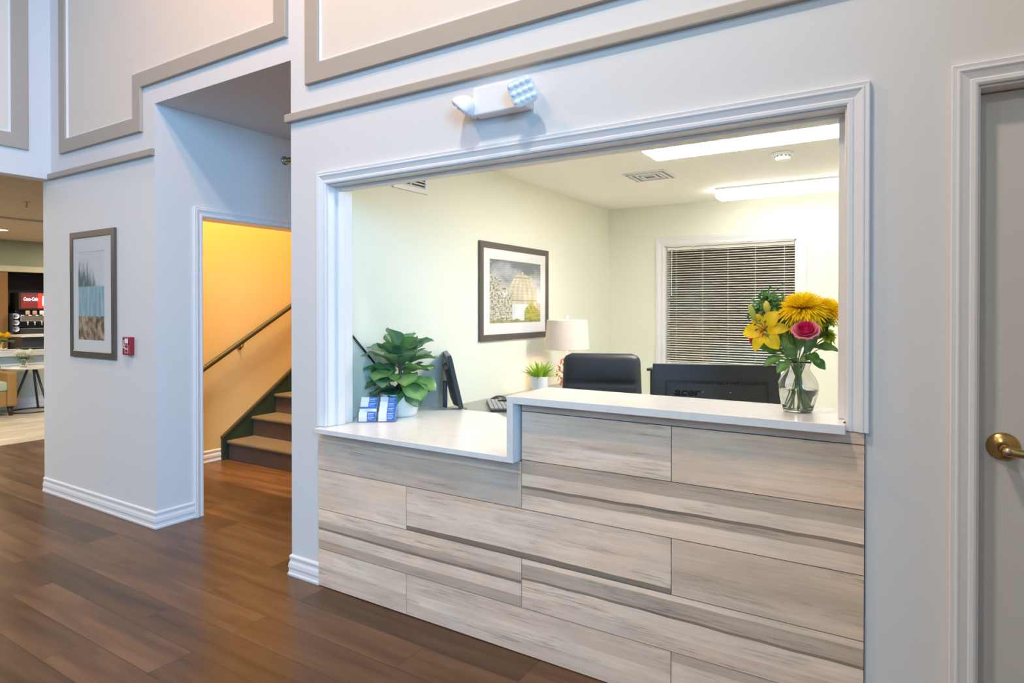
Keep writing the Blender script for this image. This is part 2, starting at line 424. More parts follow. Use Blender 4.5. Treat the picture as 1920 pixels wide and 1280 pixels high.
# front wall with the alcove, the reception window and the door
wallx('wall_front', [-5.69, XB, XA, OX0, OX1, .170, 1.08, 1.70], [0, .78, 2.052, 2.74, CZ],
      [(XB, XA, 0, 2.74), (OX0, OX1, .78, 2.052), (.170, 1.08, 0, 2.052)], 0, .16, M['lobby'])
wallx('wall_dining_right', [-13.9, -5.69], [0, 3.0], [], 6.3, 6.4, M['dine'])
wally('wall_front_return', [.16, 6.3], [0, CZ], [], -5.69, -5.56, M['lobby'])
# left side of the lobby: open below, wall above
wally('wall_left', [-7.0, -6.2, 0], [0, 2.41, CZ], [(-6.2, 0, 0, 2.41)], -5.69, -5.56, M['lobby'])
wally('wall_shading_right', [-2.35, 0], [0, CZ], [], 1.55, 1.70, M['beige'])  # unseen wall, added to keep window light off the front wall's right part
wallx('wall_shading_side', [1.70, 4.6], [0, CZ], [], -2.35, -2.2, M['beige'])  # unseen return of that wall, added to block window light as well
wally('wall_window_side', [-9.0, -7.8, -3.0, -2.35], [0, 1.7, 4.5, CZ], [(-7.8, -3.0, 1.7, 4.5)], 4.5, 4.62, M['beige'])
wallx('wall_back', [-5.69, 4.62], [0, CZ], [], -9.12, -9.0, M['beige'])
wally('wall_back_left', [-9.0, -7.0], [0, CZ], [], -5.69, -5.56, M['beige'])
# alcove
wally('wall_alcove_left', [.16, .318, 1.23, 3.6], [0, 2.052, 2.9], [(.318, 1.23, 0, 2.052)], -4.22, XB, M['lobby'])
wally('wall_office_left', [.16, 3.95], [0, 2.9], [], XA, -2.70, M['lobby'])
wallx('wall_alcove_back', [-4.22, XA], [0, 2.9], [], 3.6, 3.7, M['lobby'])
mb = MB(); mb.box(XB, XA, .1601, 3.6, 2.74, 2.80); struct(mb.build('ceiling_alcove', M['lobby']))
# office
wally('wall_office_inner_left', [.16, 3.81], [0, 2.44], [], -2.70, -2.60, M['office'])
WX0, WX1, WZ0, WZ1 = -2.012, -.822, .87, 2.035
wallx('wall_office_back', [-2.70, WX0, WX1, 1.3], [0, WZ0, WZ1, 2.44], [(WX0, WX1, WZ0, WZ1)], 3.81, 3.95, M['office'])
wally('wall_office_right', [.16, 3.81], [0, 2.44], [], 1.2, 1.3, M['office'])
wallx('wall_office_front', [-2.60, OX0, OX1, 1.2], [0, .78, 2.052, 2.44], [(OX0, OX1, .78, 2.052), (OX1, 1.2, 0, 2.052)], .16, .165, M['office'])
mb = MB(); mb.box(-2.70, 1.3, .16, 3.95, 2.44, 2.5); struct(mb.build('ceiling_office', M['ceil']))
# room behind the office window
wallx('wall_rear_room', [-3.2, .6], [0, 2.5], [], 6.6, 6.7, M['pinkw'])
wally('wall_rear_room_left', [3.95, 6.6], [0, 2.5], [], -3.3, -3.2, M['pinkw'])
wally('wall_rear_room_right', [3.95, 6.6], [0, 2.5], [], .6, .7, M['pinkw'])
mb = MB(); mb.box(-3.3, .7, 3.95, 6.7, 2.5, 2.56); struct(mb.build('ceiling_rear_room', M['ceil']))
# stair room
wally('wall_stair_left', [.16, 6.0], [0, CZ], [], -5.56, -5.46, M['yellow'])
wallx('wall_stair_front', [-5.46, -4.22], [0, CZ], [], .16, .20, M['yellow'])
wallx('wall_stair_back', [-5.46, -4.22], [0, CZ], [], 5.9, 6.0, M['yellow'])
wally('wall_stair_right', [.20, .318, 1.23, 5.9], [0, 2.052, CZ], [(.318, 1.23, 0, 2.052)], -4.26, -4.22, M['yellow'])
mb = MB(); mb.box(-5.56, -4.22, .16, 6.0, CZ, CZ+.06); struct(mb.build('ceiling_stair', M['ceil']))
# lobby ceiling and floors
mb = MB(); mb.box(-5.69, 4.62, -9.12, .16, CZ, CZ+.1); struct(mb.build('ceiling_lobby', M['beige']))
mb = MB(); mb.box(-7.97, 4.62, -9.12, 6.9, -.08, 0); struct(mb.build('floor', M['floor']))
mb = MB(); mb.box(-2.60, 1.2, .168, 3.81, .0005, .008); struct(mb.build('floor_office_bounce', plain('bounce_carpet', (.78,.74,.67), .95, bump=.5, bscale=200, var=.08)))  # unseen pale carpet, added to bounce more light around the office
mb = MB(); mb.box(-13.9, -7.97, -9.12, 6.9, -.08, 0); struct(mb.build('floor_dining', M['ash']))
# dining room shell
wallx('wall_dining_near', [-13.9, -5.69], [0, 3.0], [], -6.4, -6.2, M['dine'])
wally('wall_dining_far', [-6.2, 2.20, 4.2, 6.3], [0, 2.12, 3.0], [(2.20, 4.2, 0, 2.12)], -13.15, -13.0, M['dine'])
mb = MB(); mb.box(-14.0, -5.69, -6.2, 6.3, 2.60, 2.66); struct(mb.build('ceiling_dining', M['dceil']))
mb = MB(); mb.box(-9.86, -9.79, -6.2, 6.3, 2.575, 2.60); struct(mb.build('trim_dining_ceiling', M['dceil']))

# ------------------------------------------------------------------ mouldings
CAS = [(0,0), (0,.010), (.006,.013), (.016,.013), (.019,.010), (.036,.016), (.043,.020), (.047,.020), (.049,.017), (.060,.019), (.063,.016), (.063,0)]
def casing(name, a0, a1, zb0, zb1, z1, base, to, sgn, closed=False, scale=1.0, parent=None):
    """mitred door/window casing; to(a, h, z): h = distance out of the wall"""
    mb = MB(); rows = []
    for d, h in CAS:
        d *= scale
        p = [(a0-d, zb0-(d if closed else 0)), (a0-d, z1+d), (a1+d, z1+d), (a1+d, zb1-(d if closed else 0))]
        rows.append([mb.bm.verts.new(Vector(to(a, base+sgn*h, z))) for a, z in p])
    k = 4 if closed else 3
    for r0, r1 in zip(rows, rows[1:]):
        for i in range(k):
            mb.bm.faces.new((r0[i], r0[(i+1)%4], r1[(i+1)%4], r1[i]))
    if not closed:
        for i in (0, 3): mb.bm.faces.new([r[i] for r in rows])
    return mb.build(name, M['trim'], parent)
BASEP = [(0,0), (.014,0), (.016,.006), (.016,.014), (.012,.020), (.011,.034), (.014,.048), (.012,.066), (.007,.078), (.0075,.090), (.010,.096), (.010,.104), (.006,.110), (0,.112)]
def molding(name, pts, prof, mat, z=0, side=1, smooth=False):
    """profile (out, z) swept along a plan polyline; side=+1: right hand of travel"""
    pts = [Vector((p[0],p[1])) for p in pts]; mb = MB(); cols = []
    for i, p in enumerate(pts):
        d0 = (p-pts[i-1]).normalized() if i else None
        d1 = (pts[i+1]-p).normalized() if i < len(pts)-1 else None
        n0 = Vector((d0.y,-d0.x))*side if d0 else None; n1 = Vector((d1.y,-d1.x))*side if d1 else None
        if n0 and n1: n = (n0+n1); n = n/(n.dot(n0))
        else: n = n0 or n1
        cols.append([mb.bm.verts.new(Vector((p.x+n.x*o, p.y+n.y*o, z+h))) for o, h in prof])
    for a, b in zip(cols, cols[1:]):
        for i in range(len(prof)-1):
            mb.bm.faces.new((a[i], b[i], b[i+1], a[i+1]))
    mb.bm.faces.new(cols[0]); mb.bm.faces.new(cols[-1][::-1])
    return mb.build(name, mat)
E4 = 1e-4
struct(molding('baseboard_left', [(-5.69,-E4),(XB+E4,-E4),(XB+E4,.254)], BASEP, M['trim']))
struct(molding('baseboard_front', [(XA-E4,.3),(XA-E4,-E4),(-2.556,-E4)], BASEP, M['trim']))
struct(molding('baseboard_front_right', [(-.106,-E4),(.106,-E4)], BASEP, M['trim']))
struct(molding('baseboard_stair', [(-5.46+E4,.21),(-5.46+E4,1.335)], BASEP, M['trim'], side=1))
struct(casing('trim_doorway', .318, 1.23, 0, 0, 2.052, XB, lambda a,h,z:(h,a,z), 1))
mb = MB()
for y0, y1, z0, z1 in ((.316,.322,0,2.052),(1.226,1.232,0,2.052),(.316,1.232,2.046,2.052)):
    mb.box(-4.262, -4.099, y0, y1, z0, z1)
struct(mb.build('trim_doorway_jamb', M['trim']))
# picture-rail strips
RAIL = [(0,0),(.022,.001),(.024,.006),(.024,.038),(.022,.043),(0,.044)]
struct(molding('trim_rail_left', [(-5.5595,-E4),(XB+.0,-E4)], RAIL, M['tan'], 2.406))
struct(molding('trim_rail_front', [(XA-E4,.05),(XA-E4,-E4),(1.249,-E4)], RAIL, M['tan'], 2.406))
# raised wall panels made of flat boards with a white bead inside
def frame_poly(name, outer, w, to, th=.022, bead=.014, closed=True):
    """board frame following a closed polygon (counter-clockwise); w inward"""
    def inset(pts, d):
        out = []; n = len(pts)
        for i in range(n):
            p0, p, p1 = Vector(pts[i-1]), Vector(pts[i]), Vector(pts[(i+1)%n])
            d0 = (p-p0).normalized(); d1 = (p1-p).normalized()
            n0 = Vector((-d0.y,d0.x)); n1 = Vector((-d1.y,d1.x))
            v = n0+n1; v = v/v.dot(n0); out.append(p+v*d)
        return out
    def strip(mb, prof):
        rows = [[mb.bm.verts.new(Vector(to(p.x, h, p.y))) for p in inset(outer, d)] for d, h in prof]
        for a, b in zip(rows, rows[1:]):
            for i in range(len(outer)): mb.bm.faces.new((a[i], a[(i+1)%len(outer)], b[(i+1)%len(outer)], b[i]))
    mb = MB(); strip(mb, [(0,0),(0,th-.003),(.003,th),(w-.003,th),(w,th-.003),(w,0)])
    o = struct(mb.build(name, M['tan']))
    mb = MB(); strip(mb, [(w+.0002,0),(w+.0002,.012),(w+bead*.5,.014),(w+bead,.006),(w+bead,0)])
    mb.build('bead', M['trim'], o)
    mb = MB(); mb.poly([to(p.x, .0015, p.y) for p in inset(outer, w+bead*.6)]); mb.build('panel_field', M['upper'], o)
    return o
toF = lambda a,h,z: (a, -E4-h, z)
frame_poly('trim_panel_left', [(-5.375,2.578),(-4.236,2.578),(-4.236,2.863),(-2.795,2.863),(-2.795,3.9),(-5.375,3.9)], .098, toF)
frame_poly('trim_panel_front', [(-2.642,2.578),(1.12,2.578),(1.12,3.9),(-2.642,3.9)], .098, toF)
frame_poly('trim_panel_side', [(-2.4,2.602),(-.149,2.602),(-.149,3.9),(-2.4,3.9)], .105, lambda a,h,z: (-5.56+E4+h, a, z))

# ------------------------------------------------------------------ reception window trim
struct(casing('trim_reception_window', OX0, OX1, .8195, 1.041, 2.052, -E4, lambda a,h,z:(a,h,z), -1))
mb = MB()
mb.box(OX0, OX0+.006, -.001, .166, .82, 2.046); mb.box(OX1-.006, OX1, -.001, .166, 1.067, 2.046); mb.box(OX0, OX1, -.001, .166, 2.046, 2.052)
# stop strips
mb.box(OX0+.006, OX0+.020, .055, .10, .82, 2.032); mb.box(OX1-.028, OX1-.006, .055, .10, 1.067, 2.032); mb.box(OX0+.006, OX1-.006, .055, .10, 2.032, 2.046)
struct(mb.build('trim_reception_jamb', M['trim'], bevel=.002))

# ------------------------------------------------------------------ right-hand door
struct(casing('trim_door', .170, 1.08, 0, 0, 2.052, -E4, lambda a,h,z:(a,h,z), -1))
mb = MB()
mb.box(.168, .176, -.001, .16, 0, 2.046); mb.box(1.074, 1.082, -.001, .16, 0, 2.046); mb.box(.168, 1.082, -.001, .16, 2.044, 2.052)
struct(mb.build('trim_door_jamb', M['trim'], bevel=.0015))
dr = MB(); dr.box(.178, 1.072, .056, .100, .006, 2.040)
door = struct(dr.build('door_1', M['door'], bevel=.002), 'grey painted door with a brass lever handle', 'door')
h = MB()
T = Matrix.Translation((.236,.056,1.026)) @ Matrix.Rotation(PI/2, 4, 'X')
h.lathe([(.0,.0),(.040,.0),(.0405,.003),(.038,.007),(.030,.012),(.020,.018),(.015,.022),(.014,.026)], n=40, m=T)
hd = h.build('door_handle', M['brass'], door); hd['label'] = 'brass lever handle with round rose and keyhole'
h = MB()
h.tube([(.236,.034,1.026),(.236,.010,1.026),(.238,-.002,1.025)], [.0135,.0135,.0145], 20)
pts = [(.228,-.006,1.026),(.242,-.010,1.0245),(.265,-.012,1.022),(.300,-.012,1.0195),(.345,-.010,1.018),(.352,-.008,1.018)]
h.tube(pts, [.012,.0145,.0125,.0115,.0105,.006], 18)
h.build('lever', M['brass'], hd)
h = MB(); K = Matrix.Translation((.2395,-.0245,1.0245)) @ Matrix.Rotation(PI/2, 4, 'X')
h.lathe([(0,0),(.0085,0),(.0085,.003),(.0,.0035)], n=20, m=K)
h.build('keyhole_cylinder', M['steel'], hd)

# ------------------------------------------------------------------ reception counter: tiled front
t = [-2.557, -1.960, -1.336, -.710, -.106]
zr = [0.003, .193, .397, .600, .802, 1.002, 1.040]
L_, M_, D_, S_ = (.94,.745,.59), (.64,.50,.39), (.31,.24,.185), (.83,.655,.525)
# each tile: x0,x1,z0,z1, printed boards from top to bottom (share of height, tone)
tiles = [
 (t[0],t[1],0,1,[(.50,L_),(.5,S_)]), (t[1],t[3],0,1,[(.42,S_),(.25,L_),(.33,S_)]), (t[3],t[4],0,1,[(.18,M_),(.5,L_),(.32,S_)]),
 (t[0],t[2],1,2,[(.30,L_),(.17,M_),(.06,D_),(.25,L_),(.22,M_)]), (t[2],t[4],1,2,[(.10,L_),(.27,M_),(.05,D_),(.33,L_),(.25,S_)]),
 (t[0],t[1],2,3,[(1,L_)]), (t[1],t[3],2,3,[(.12,S_),(.77,L_),(.11,D_)]), (t[3],t[4],2,3,[(1,(.78,.605,.465))]),
 (t[0],t[2],3,3.96,[(.26,S_),(.04,M_),(.70,(.73,.59,.485))]), (t[2],t[4],3,4,[(.27,M_),(.24,L_),(.06,D_),(.13,M_),(.30,L_)]),
 (t[2],t[3],4,5,[(.45,L_),(.2,S_),(.35,L_)]), (t[3],t[4],4,5,[(1,(.91,.69,.52))]),
 (t[2],t[4],5,6,[(1,S_)]),
]
mb = MB(); lay = mb.bm.loops.layers.float_color.new('tone')
def zlev(v):
    i = int(v); f = v-i
    return zr[i] + ((zr[i+1]-zr[i])*f if f else 0)
g = .0032
for x0, x1, a, b, bands in tiles:
    tid = random.random()
    z0 = zlev(a)+g*.5; z1 = (zlev(b) if b != 3.96 else .7945)-g*.5
    x0 += g*.5; x1 -= g*.5
    zt = z1
    for k, (fr, tone) in enumerate(bands):
        zb = z0 if k == len(bands)-1 else zt-(z1-z0)*fr
        nseg = 12
        tid2 = random.random()
        for s_ in range(nseg):       # front face in short pieces so that board edges may waver a little
            xa, xb = x0+(x1-x0)*s_/nseg, x0+(x1-x0)*(s_+1)/nseg
            def wv(x, zz): return zz if zz in (z0, z1) else zz+.0018*math.sin(x*5+tid*20)+.0012*math.sin(x*31+tid*9)
            f = mb.poly([(xa,-.011,wv(xa,zb)),(xb,-.011,wv(xb,zb)),(xb,-.011,wv(xb,zt)),(xa,-.011,wv(xa,zt))])
            for lp in f.loops: lp[lay] = (*tone, tid2)
        zt = zb
    for q in ([(x0,-.011,z1),(x1,-.011,z1),(x1,-.001,z1),(x0,-.001,z1)], [(x0,-.011,z0),(x0,-.001,z0),(x1,-.001,z0),(x1,-.011,z0)],
              [(x0,-.011,z0),(x0,-.011,z1),(x0,-.001,z1),(x0,-.001,z0)], [(x1,-.011,z0),(x1,-.001,z0),(x1,-.001,z1),(x1,-.011,z1)]):
        f = mb.poly(q)
        for lp in f.loops: lp[lay] = (*S_, tid)
cnt = thing('reception_counter', 'reception counter front clad in whitewashed wood-look plank tiles, below the stone worktop', 'reception counter', (-1.33,0,0))
LC = Matrix.Translation((1.33,0,0))
for v in mb.bm.verts: v.co = LC @ v.co
mb.build('tile_cladding', M['tile'], cnt, recalc=True)
mb = MB(); mb.box(t[0], t[2], -.0075, -.0002, .001, .7955, LC); mb.box(t[2], t[4], -.0075, -.0002, .001, 1.0405, LC)
mb.build('grout_backing', M['grout'], cnt)
mb = MB(); mb.box(t[2]-.05, OX1-.003, .012, .15, .80, 1.036, LC)
mb.build('knee_wall', M['office'], cnt)

# worktop: low slab, riser, high slab
wt = thing('stone_countertop', 'white quartz countertop stepping up from a low shelf to a high ledge', 'countertop', (-1.36,-.064,.795))
LW = Matrix.Translation((1.36,.064,-.795))
def slab(name, x0, x1, y0, y1, z0, z1):
    m_ = MB(); m_.rbox(x0, x1, y0, y1, z0, z1, .002, 2, LW); return m_.build(name, M['quartz'], wt)
s = MB(); pl = [(-2.526,-.064),(-1.3755,-.064),(-1.3755,.30),(-2.0,.816),(-2.597,.816),(-2.597,.168),(OX0+.007,.168),(OX0+.007,-.0215),(-2.526,-.0215)]
s.prism([LW @ Vector((x,y,.7955)) for x,y in pl], (0,0,.024)); s.build('low_shelf', M['quartz'], wt, bevel=.0015)
slab('riser', -1.3755, -1.3455, -.064, .285, .7955, 1.0375)
s = MB(); pl = [(-1.3755,-.064),(-.156,-.064),(-.156,-.0215),(OX1-.0065,-.0215),(OX1-.0065,.295),(-1.3755,.285)]
s.prism([LW @ Vector((x,y,1.0372)) for x,y in pl], (0,0,.029)); s.build('high_ledge', M['quartz'], wt, bevel=.0015)

# ------------------------------------------------------------------ emergency light
em = thing('emergency_light', 'white twin-head emergency light on the wall above the reception window', 'emergency light', (-1.41,0,2.285))
b = MB(); b.rbox(-.135, .125, -.062, -.0005, -.058, .062, .008, 3); b.build('housing', M['white'], em)
def head(loc, rot, name):
    Tm = Matrix.Translation(loc) @ rot
    b = MB(); t_ = bmesh.new()
    # rounded square cup: lens face towards +z, dome behind
    prof = [(.056,.016),(.058,.010),(.057,.0),(.046,-.022),(.030,-.036),(.012,-.042)]
    n = 32; rings = []
    for r, z in prof:
        ring = []
        for i in range(n):
            a = 2*PI*i/n; ca, sa = math.cos(a), math.sin(a); k = (abs(ca)**5+abs(sa)**5)**(-1/5)
            if z < 0: k = k*(1+z/.06)+1*(-z/.06)
            ring.append(b.bm.verts.new(Tm @ Vector((r*k*ca*.92, r*k*sa*.92, z))))
        rings.append(ring)
    b.skin(rings[::-1], True, True)
    o = b.build(name, M['white'], em)
    b = MB()
    b.box(-.046,.046,-.046,.046,.0165,.0185, Tm)
    for i in range(4):
        for j in range(3):
            x, y = -.035+i*.0233, -.031+j*.031
            b.lathe([(.0125,.0180),(.011,.0215),(.0065,.0245),(.0,.0255)], n=14, m=Tm @ Matrix.Translation((x,y,0)))
    b.build('lens', M['lens'], o); return o
def aim(d, roll=0):
    d = Vector(d).normalized()
    return d.to_track_quat('Z','Y').to_matrix().to_4x4() @ Matrix.Rotation(roll, 4, 'Z')
head((-.168,-.062,-.012), aim((-.66,-.02,-.75)), 'lamp_head')
head((.130,-.095,-.012), aim((.42,-.85,-.18), R(22)), 'lamp_head')
b = MB(); b.tube([(-.130,-.045,-.005),(-.160,-.050,-.005)], .014, 14); b.build('swivel', M['white'], em)
b = MB(); b.tube([(.10,-.055,-.01),(.125,-.075,-.012)], .016, 14); b.build('swivel', M['white'], em)

# ------------------------------------------------------------------ framed pictures
def framed(name, label, w, hgt, fw, depth, mat_w, colfn, Tm, res=(90,120), rec=.01):
    """picture in local coordinates: x right, z up, y=0 wall, -y out"""
    o = thing(name, label, 'picture'); o.matrix_world = Tm
    b = MB(); prof = [(0,0),(0,depth-.003),(.003,depth),(fw-.004,depth),(fw,depth-.003),(fw,0)]
    rows = []
    for d, hh in prof:
        rows.append([b.bm.verts.new(Vector((x, -hh, z))) for x, z in ((-w/2+d,-hgt/2+d),(w/2-d,-hgt/2+d),(w/2-d,hgt/2-d),(-w/2+d,hgt/2-d))])
    for r0, r1 in zip(rows, rows[1:]):
        for i in range(4): b.bm.faces.new((r0[i], r0[(i+1)%4], r1[(i+1)%4], r1[i]))
    b.build('frame', M['frame'], o)
    iw, ih = w-2*fw, hgt-2*fw
    mt, mr_, mb_, ml_ = mat_w
    ax0, ax1, az0, az1 = -iw/2+ml_, iw/2-mr_, -ih/2+mb_, ih/2-mt
    b = MB(); y = -rec-.003
    for x0,x1,z0,z1 in ((-iw/2,ax0,-ih/2,ih/2),(ax1,iw/2,-ih/2,ih/2),(ax0,ax1,-ih/2,az0),(ax0,ax1,az1,ih/2)):
        b.box(x0,x1,y,y+.003,z0,z1)
    b.build('mat_board', M['mat_board'], o)
    b = MB(); nx, nz = res; lay = b.bm.loops.layers.float_color.new('tone')
    vs = [[b.bm.verts.new(Vector((ax0+(ax1-ax0)*i/nx, -rec-.0004, az0+(az1-az0)*j/nz))) for j in range(nz+1)] for i in range(nx+1)]
    for i in range(nx):
        for j in range(nz):
            f = b.bm.faces.new((vs[i][j], vs[i+1][j], vs[i+1][j+1], vs[i][j+1]))
            for lp, (du, dv) in zip(f.loops, ((0,0),(1,0),(1,1),(0,1))):
                c = colfn((i+du)/nx, (j+dv)/nz); lp[lay] = (max(c[0],0),max(c[1],0),max(c[2],0),1)
    b.build('art_print', M['print'], o, recalc=False)
    b = MB(); b.box(-iw/2,iw/2,-rec-.0062,-rec-.0042,-ih/2,ih/2); b.build('glass', M['pane'], o)
    return o
def nz(x, y, s=0, o=4):
    return mnoise.fractal(Vector((x, y, s)), .9, 2.0, o)
def mixc(a, b, k):
    k = max(0, min(1, k)); return tuple(p*(1-k)+q*k for p, q in zip(a, b))
def falls(u, v):
    c = mixc((.55,.66,.72), (.72,.76,.80), v)
    if v > .60:      # misty sky with dark firs
        edge = .93-.16*u + .05*nz(u*9, 0, 3)
        k = (edge-v)/.16 + nz(u*16, v*9, 1)*.8 - 2.6*max(0,u-.42)
        c = mixc((.78,.80,.83), (.13,.20,.22), k*.7)
    elif v > .27:
        w = nz(u*14, v*2.2, 5)*.5+.5
        c = mixc((.16,.40,.50), (.62,.74,.80), w*1.1-.15)
    k = (.62-abs(v-.6))*0
    if v < .27:
        w = nz(u*7+v*6, v*9-u*3, 8)*.5+.5
        c = mixc((.11,.062,.034), (.60,.47,.32), (w-.5)*2.2+.5)
    return c
TP = Matrix.Translation((-4.900, -.0005, 1.524))
framed('framed_waterfall_picture', 'tall dark-framed waterfall print hanging on the lobby wall beside the alcove', .640, .905, .047, .018,
       (.100,.100,.080,.069), falls, TP, (60,110), .009)
def dome(u, v):
    c = mixc((.80,.82,.84), (.20,.225,.25), (v-.42)*1.9 + nz(u*3, v*4, 2)*.6)
    du = u-.62
    if .30 < v < .84:            # big ribbed bell-shaped glass roof
        hw = .31*max(0, 1-((v-.30)/.52)**1.9)**.55 if v < .80 else 0
        hw = max(hw, .07 if .74 < v < .80 else 0, .02 if .80 <= v < .84 else 0)
        if abs(du) < hw:
            rib = abs(math.sin((du/hw if hw else 0)*9)); row = abs(math.sin(v*60))
            c = mixc((.46,.43,.30), (.84,.81,.69), .35*rib+.35*row+.3*nz(u*8,v*8,4))
            if abs(v-.36) < .012 or abs(v-.735) < .010: c = (.42,.38,.24)
    elif v <= .30 and abs(du+.06) < .22:
        c = mixc((.74,.80,.84), (.90,.92,.93), nz(u*6,v*3,1)+.5)
    tr = .74-.9*(u-.05) + nz(u*14, v*14, 9)*.28
    if u < .42 and v < tr: 
        k = nz(u*34, v*34, 6)*1.3+.25
        c = mixc((.72,.70,.58), (.17,.14,.055), k*1.15)
    if u > .66 and v < .34-.9*abs(u-.80)+nz(u*18,v*18,3)*.08: c = mixc((.33,.32,.05), (.62,.58,.16), nz(u*22,v*22,7)+.4)
    if v < .05+.03*nz(u*9,0,4): c = mixc((.25,.23,.08), (.45,.40,.18), nz(u*20,v*20)+.5)
    if u > .9 and .12 < v < .32: c = mixc(c, (.55,.40,.16), .6)
    return c
TD = Matrix.Translation((-2.5995, 1.983, 1.548)) @ Matrix.Rotation(PI/2, 4, 'Z')
framed('framed_dome_picture', 'wide dark-framed print of a domed glasshouse hanging on the sage office wall', 1.015, .727, .046, .020,
       (.075,.081,.083,.085), dome, TD, (110,90), .008)

# ------------------------------------------------------------------ fire alarm
fa = thing('fire_alarm', 'small red fire alarm box on the lobby wall right of the waterfall picture', 'fire alarm', (-4.400,0,1.173))
b = MB(); b.rbox(-.046,.046,-.034,-.0005,-.060,.060,.005,2); b.build('housing', M['red'], fa)
b = MB()
for x0,x1,z0,z1 in ((-.012,.030,-.046,-.0435),(-.012,.030,.006,.0085),(-.012,-.0095,-.046,.0085),(.0275,.030,-.046,.0085)):
    b.box(x0,x1,-.0348,-.0338,z0,z1)
b.build('outline', M['white'], fa)
text_mesh('lettering', 'FIRE', .034, M['white'], fa, Matrix.Translation((-.028,-.0345,.012)) @ Matrix.Rotation(PI/2,4,'X') @ Matrix.Rotation(-PI/2,4,'Z'))
text_mesh('lettering', 'PULL', .016, M['white'], fa, Matrix.Translation((.009,-.0345,-.019)) @ Matrix.Rotation(PI/2,4,'X'))
b = MB(); b.rbox(-.008,.028,-.037,-.033,.018,.050,.002,2); b.build('strobe_lens', M['white'], fa)

# ------------------------------------------------------------------ sprinklers
def sprinkler(name, label, loc, rot):
    o = thing(name, label, 'sprinkler'); o.location = loc; o.rotation_euler = rot
    b = MB(); b.lathe([(0,0),(.034,0),(.034,.004),(.020,.010),(.012,.012),(.012,.030),(.0,.030)], n=24); b.build('escutcheon', M['steel'], o)
    b = MB(); b.tube([(.011,0,.028),(.016,0,.042),(.004,0,.056)], .0028, 8); b.tube([(-.011,0,.028),(-.016,0,.042),(-.004,0,.056)], .0028, 8)
    b.lathe([(0,.055),(.018,.055),(.020,.058),(0,.060)], n=20); b.build('deflector', M['brass'], o)
    return o
sprinkler('wall_sprinkler', 'dark sidewall sprinkler high on the alcove wall', (XB+.0005,1.0,2.572), (0,PI/2,0))
sprinkler('ceiling_sprinkler', 'small pendent sprinkler on the dining room ceiling', (-8.244,.837,2.5995), (PI,0,0))

# ------------------------------------------------------------------ office ceiling things
fl = thing('flush_ceiling_light', 'flat white panel light in the office ceiling nearest the window opening', 'ceiling light', (-.835,1.785,2.44))
b = MB(); b.rbox(-.61,.61,-.16,.16,-.014,-.0005,.003,1); b.build('frame', M['white'], fl)
b = MB(); b.box(-.60,.60,-.145,.145,-.0165,-.0135); b.build('diffuser', M['led'], fl)
wl = thing('wraparound_ceiling_light', 'boxy wraparound fluorescent light on the office ceiling near the blinds', 'ceiling light', (-.76,3.33,2.44))
b = MB(); b.prism([(-.612,-.125,-.0005),(-.612,.125,-.0005),(-.612,.125,-.016),(-.612,-.125,-.016)], (1.224,0,0)); b.build('base_plate', M['white'], wl)
b = MB(); b.prism([(-.612,-.120,-.016),(-.612,-.120,-.055),(-.612,-.095,-.080),(-.612,.095,-.080),(-.612,.120,-.055),(-.612,.120,-.016)], (1.224,0,0)); b.build('diffuser', M['led3'], wl)
sd = thing('smoke_detector', 'round white smoke detector on the office ceiling', 'smoke detector', (-.689,2.22,2.44))
b = MB(); b.lathe([(0,-.0005),(.068,-.0005),(.070,-.010),(.062,-.018),(.050,-.022),(.050,-.030),(.044,-.044),(.030,-.050),(0,-.051)], n=36); b.build('housing', M['white'], sd)
b = MB(); 
for k in range(12):
    a = 2*PI*k/12; b.box(-.006,.006,.0485,.0515,-.029,-.023, Matrix.Rotation(a,4,'Z'))
b.build('slots', M['dark'], sd)
cv = thing('ceiling_vent', 'square supply air grille in the office ceiling', 'vent', (-1.665,2.43,2.44))
b = MB()
for k in range(4):
    w0 = .165-.036*k; w1 = w0-.016; z = -.004-.004*(k%2)
    for x0,x1,y0,y1 in ((-w0,w0,-w0,-w1),(-w0,w0,w1,w0),(-w0,-w1,-w1,w1),(w1,w0,-w1,w1)): b.box(x0,x1,y0,y1,z-.006,-.0008 if k == 0 else z)
b.build('louvers', M['white'], cv)
b = MB(); b.box(-.15,.15,-.15,.15,-.0025,-.0006); b.build('duct_back', M['desk'], cv)
wv_ = thing('wall_vent', 'white return air grille high on the sage office wall', 'vent', (-2.60,.745,2.235))
b = MB()
for y0,y1,z0,z1 in ((-.16,.16,-.088,-.058),(-.16,.16,.058,.088),(-.16,-.135,-.058,.058),(.135,.16,-.058,.058),(-.004,.004,-.058,.058)): b.box(.0006,.012,y0,y1,z0,z1)
for k in range(6):
    z = -.048+k*.0192
    b.prism([(.002,-.135,z),(.010,-.135,z-.009),(.012,-.135,z-.008),(.004,-.135,z+.002)], (0,.27,0))
b.build('louvers', M['white'], wv_)
b = MB(); b.box(.0004,.0015,-.135,.135,-.058,.058); b.build('duct_back', M['dark'], wv_)

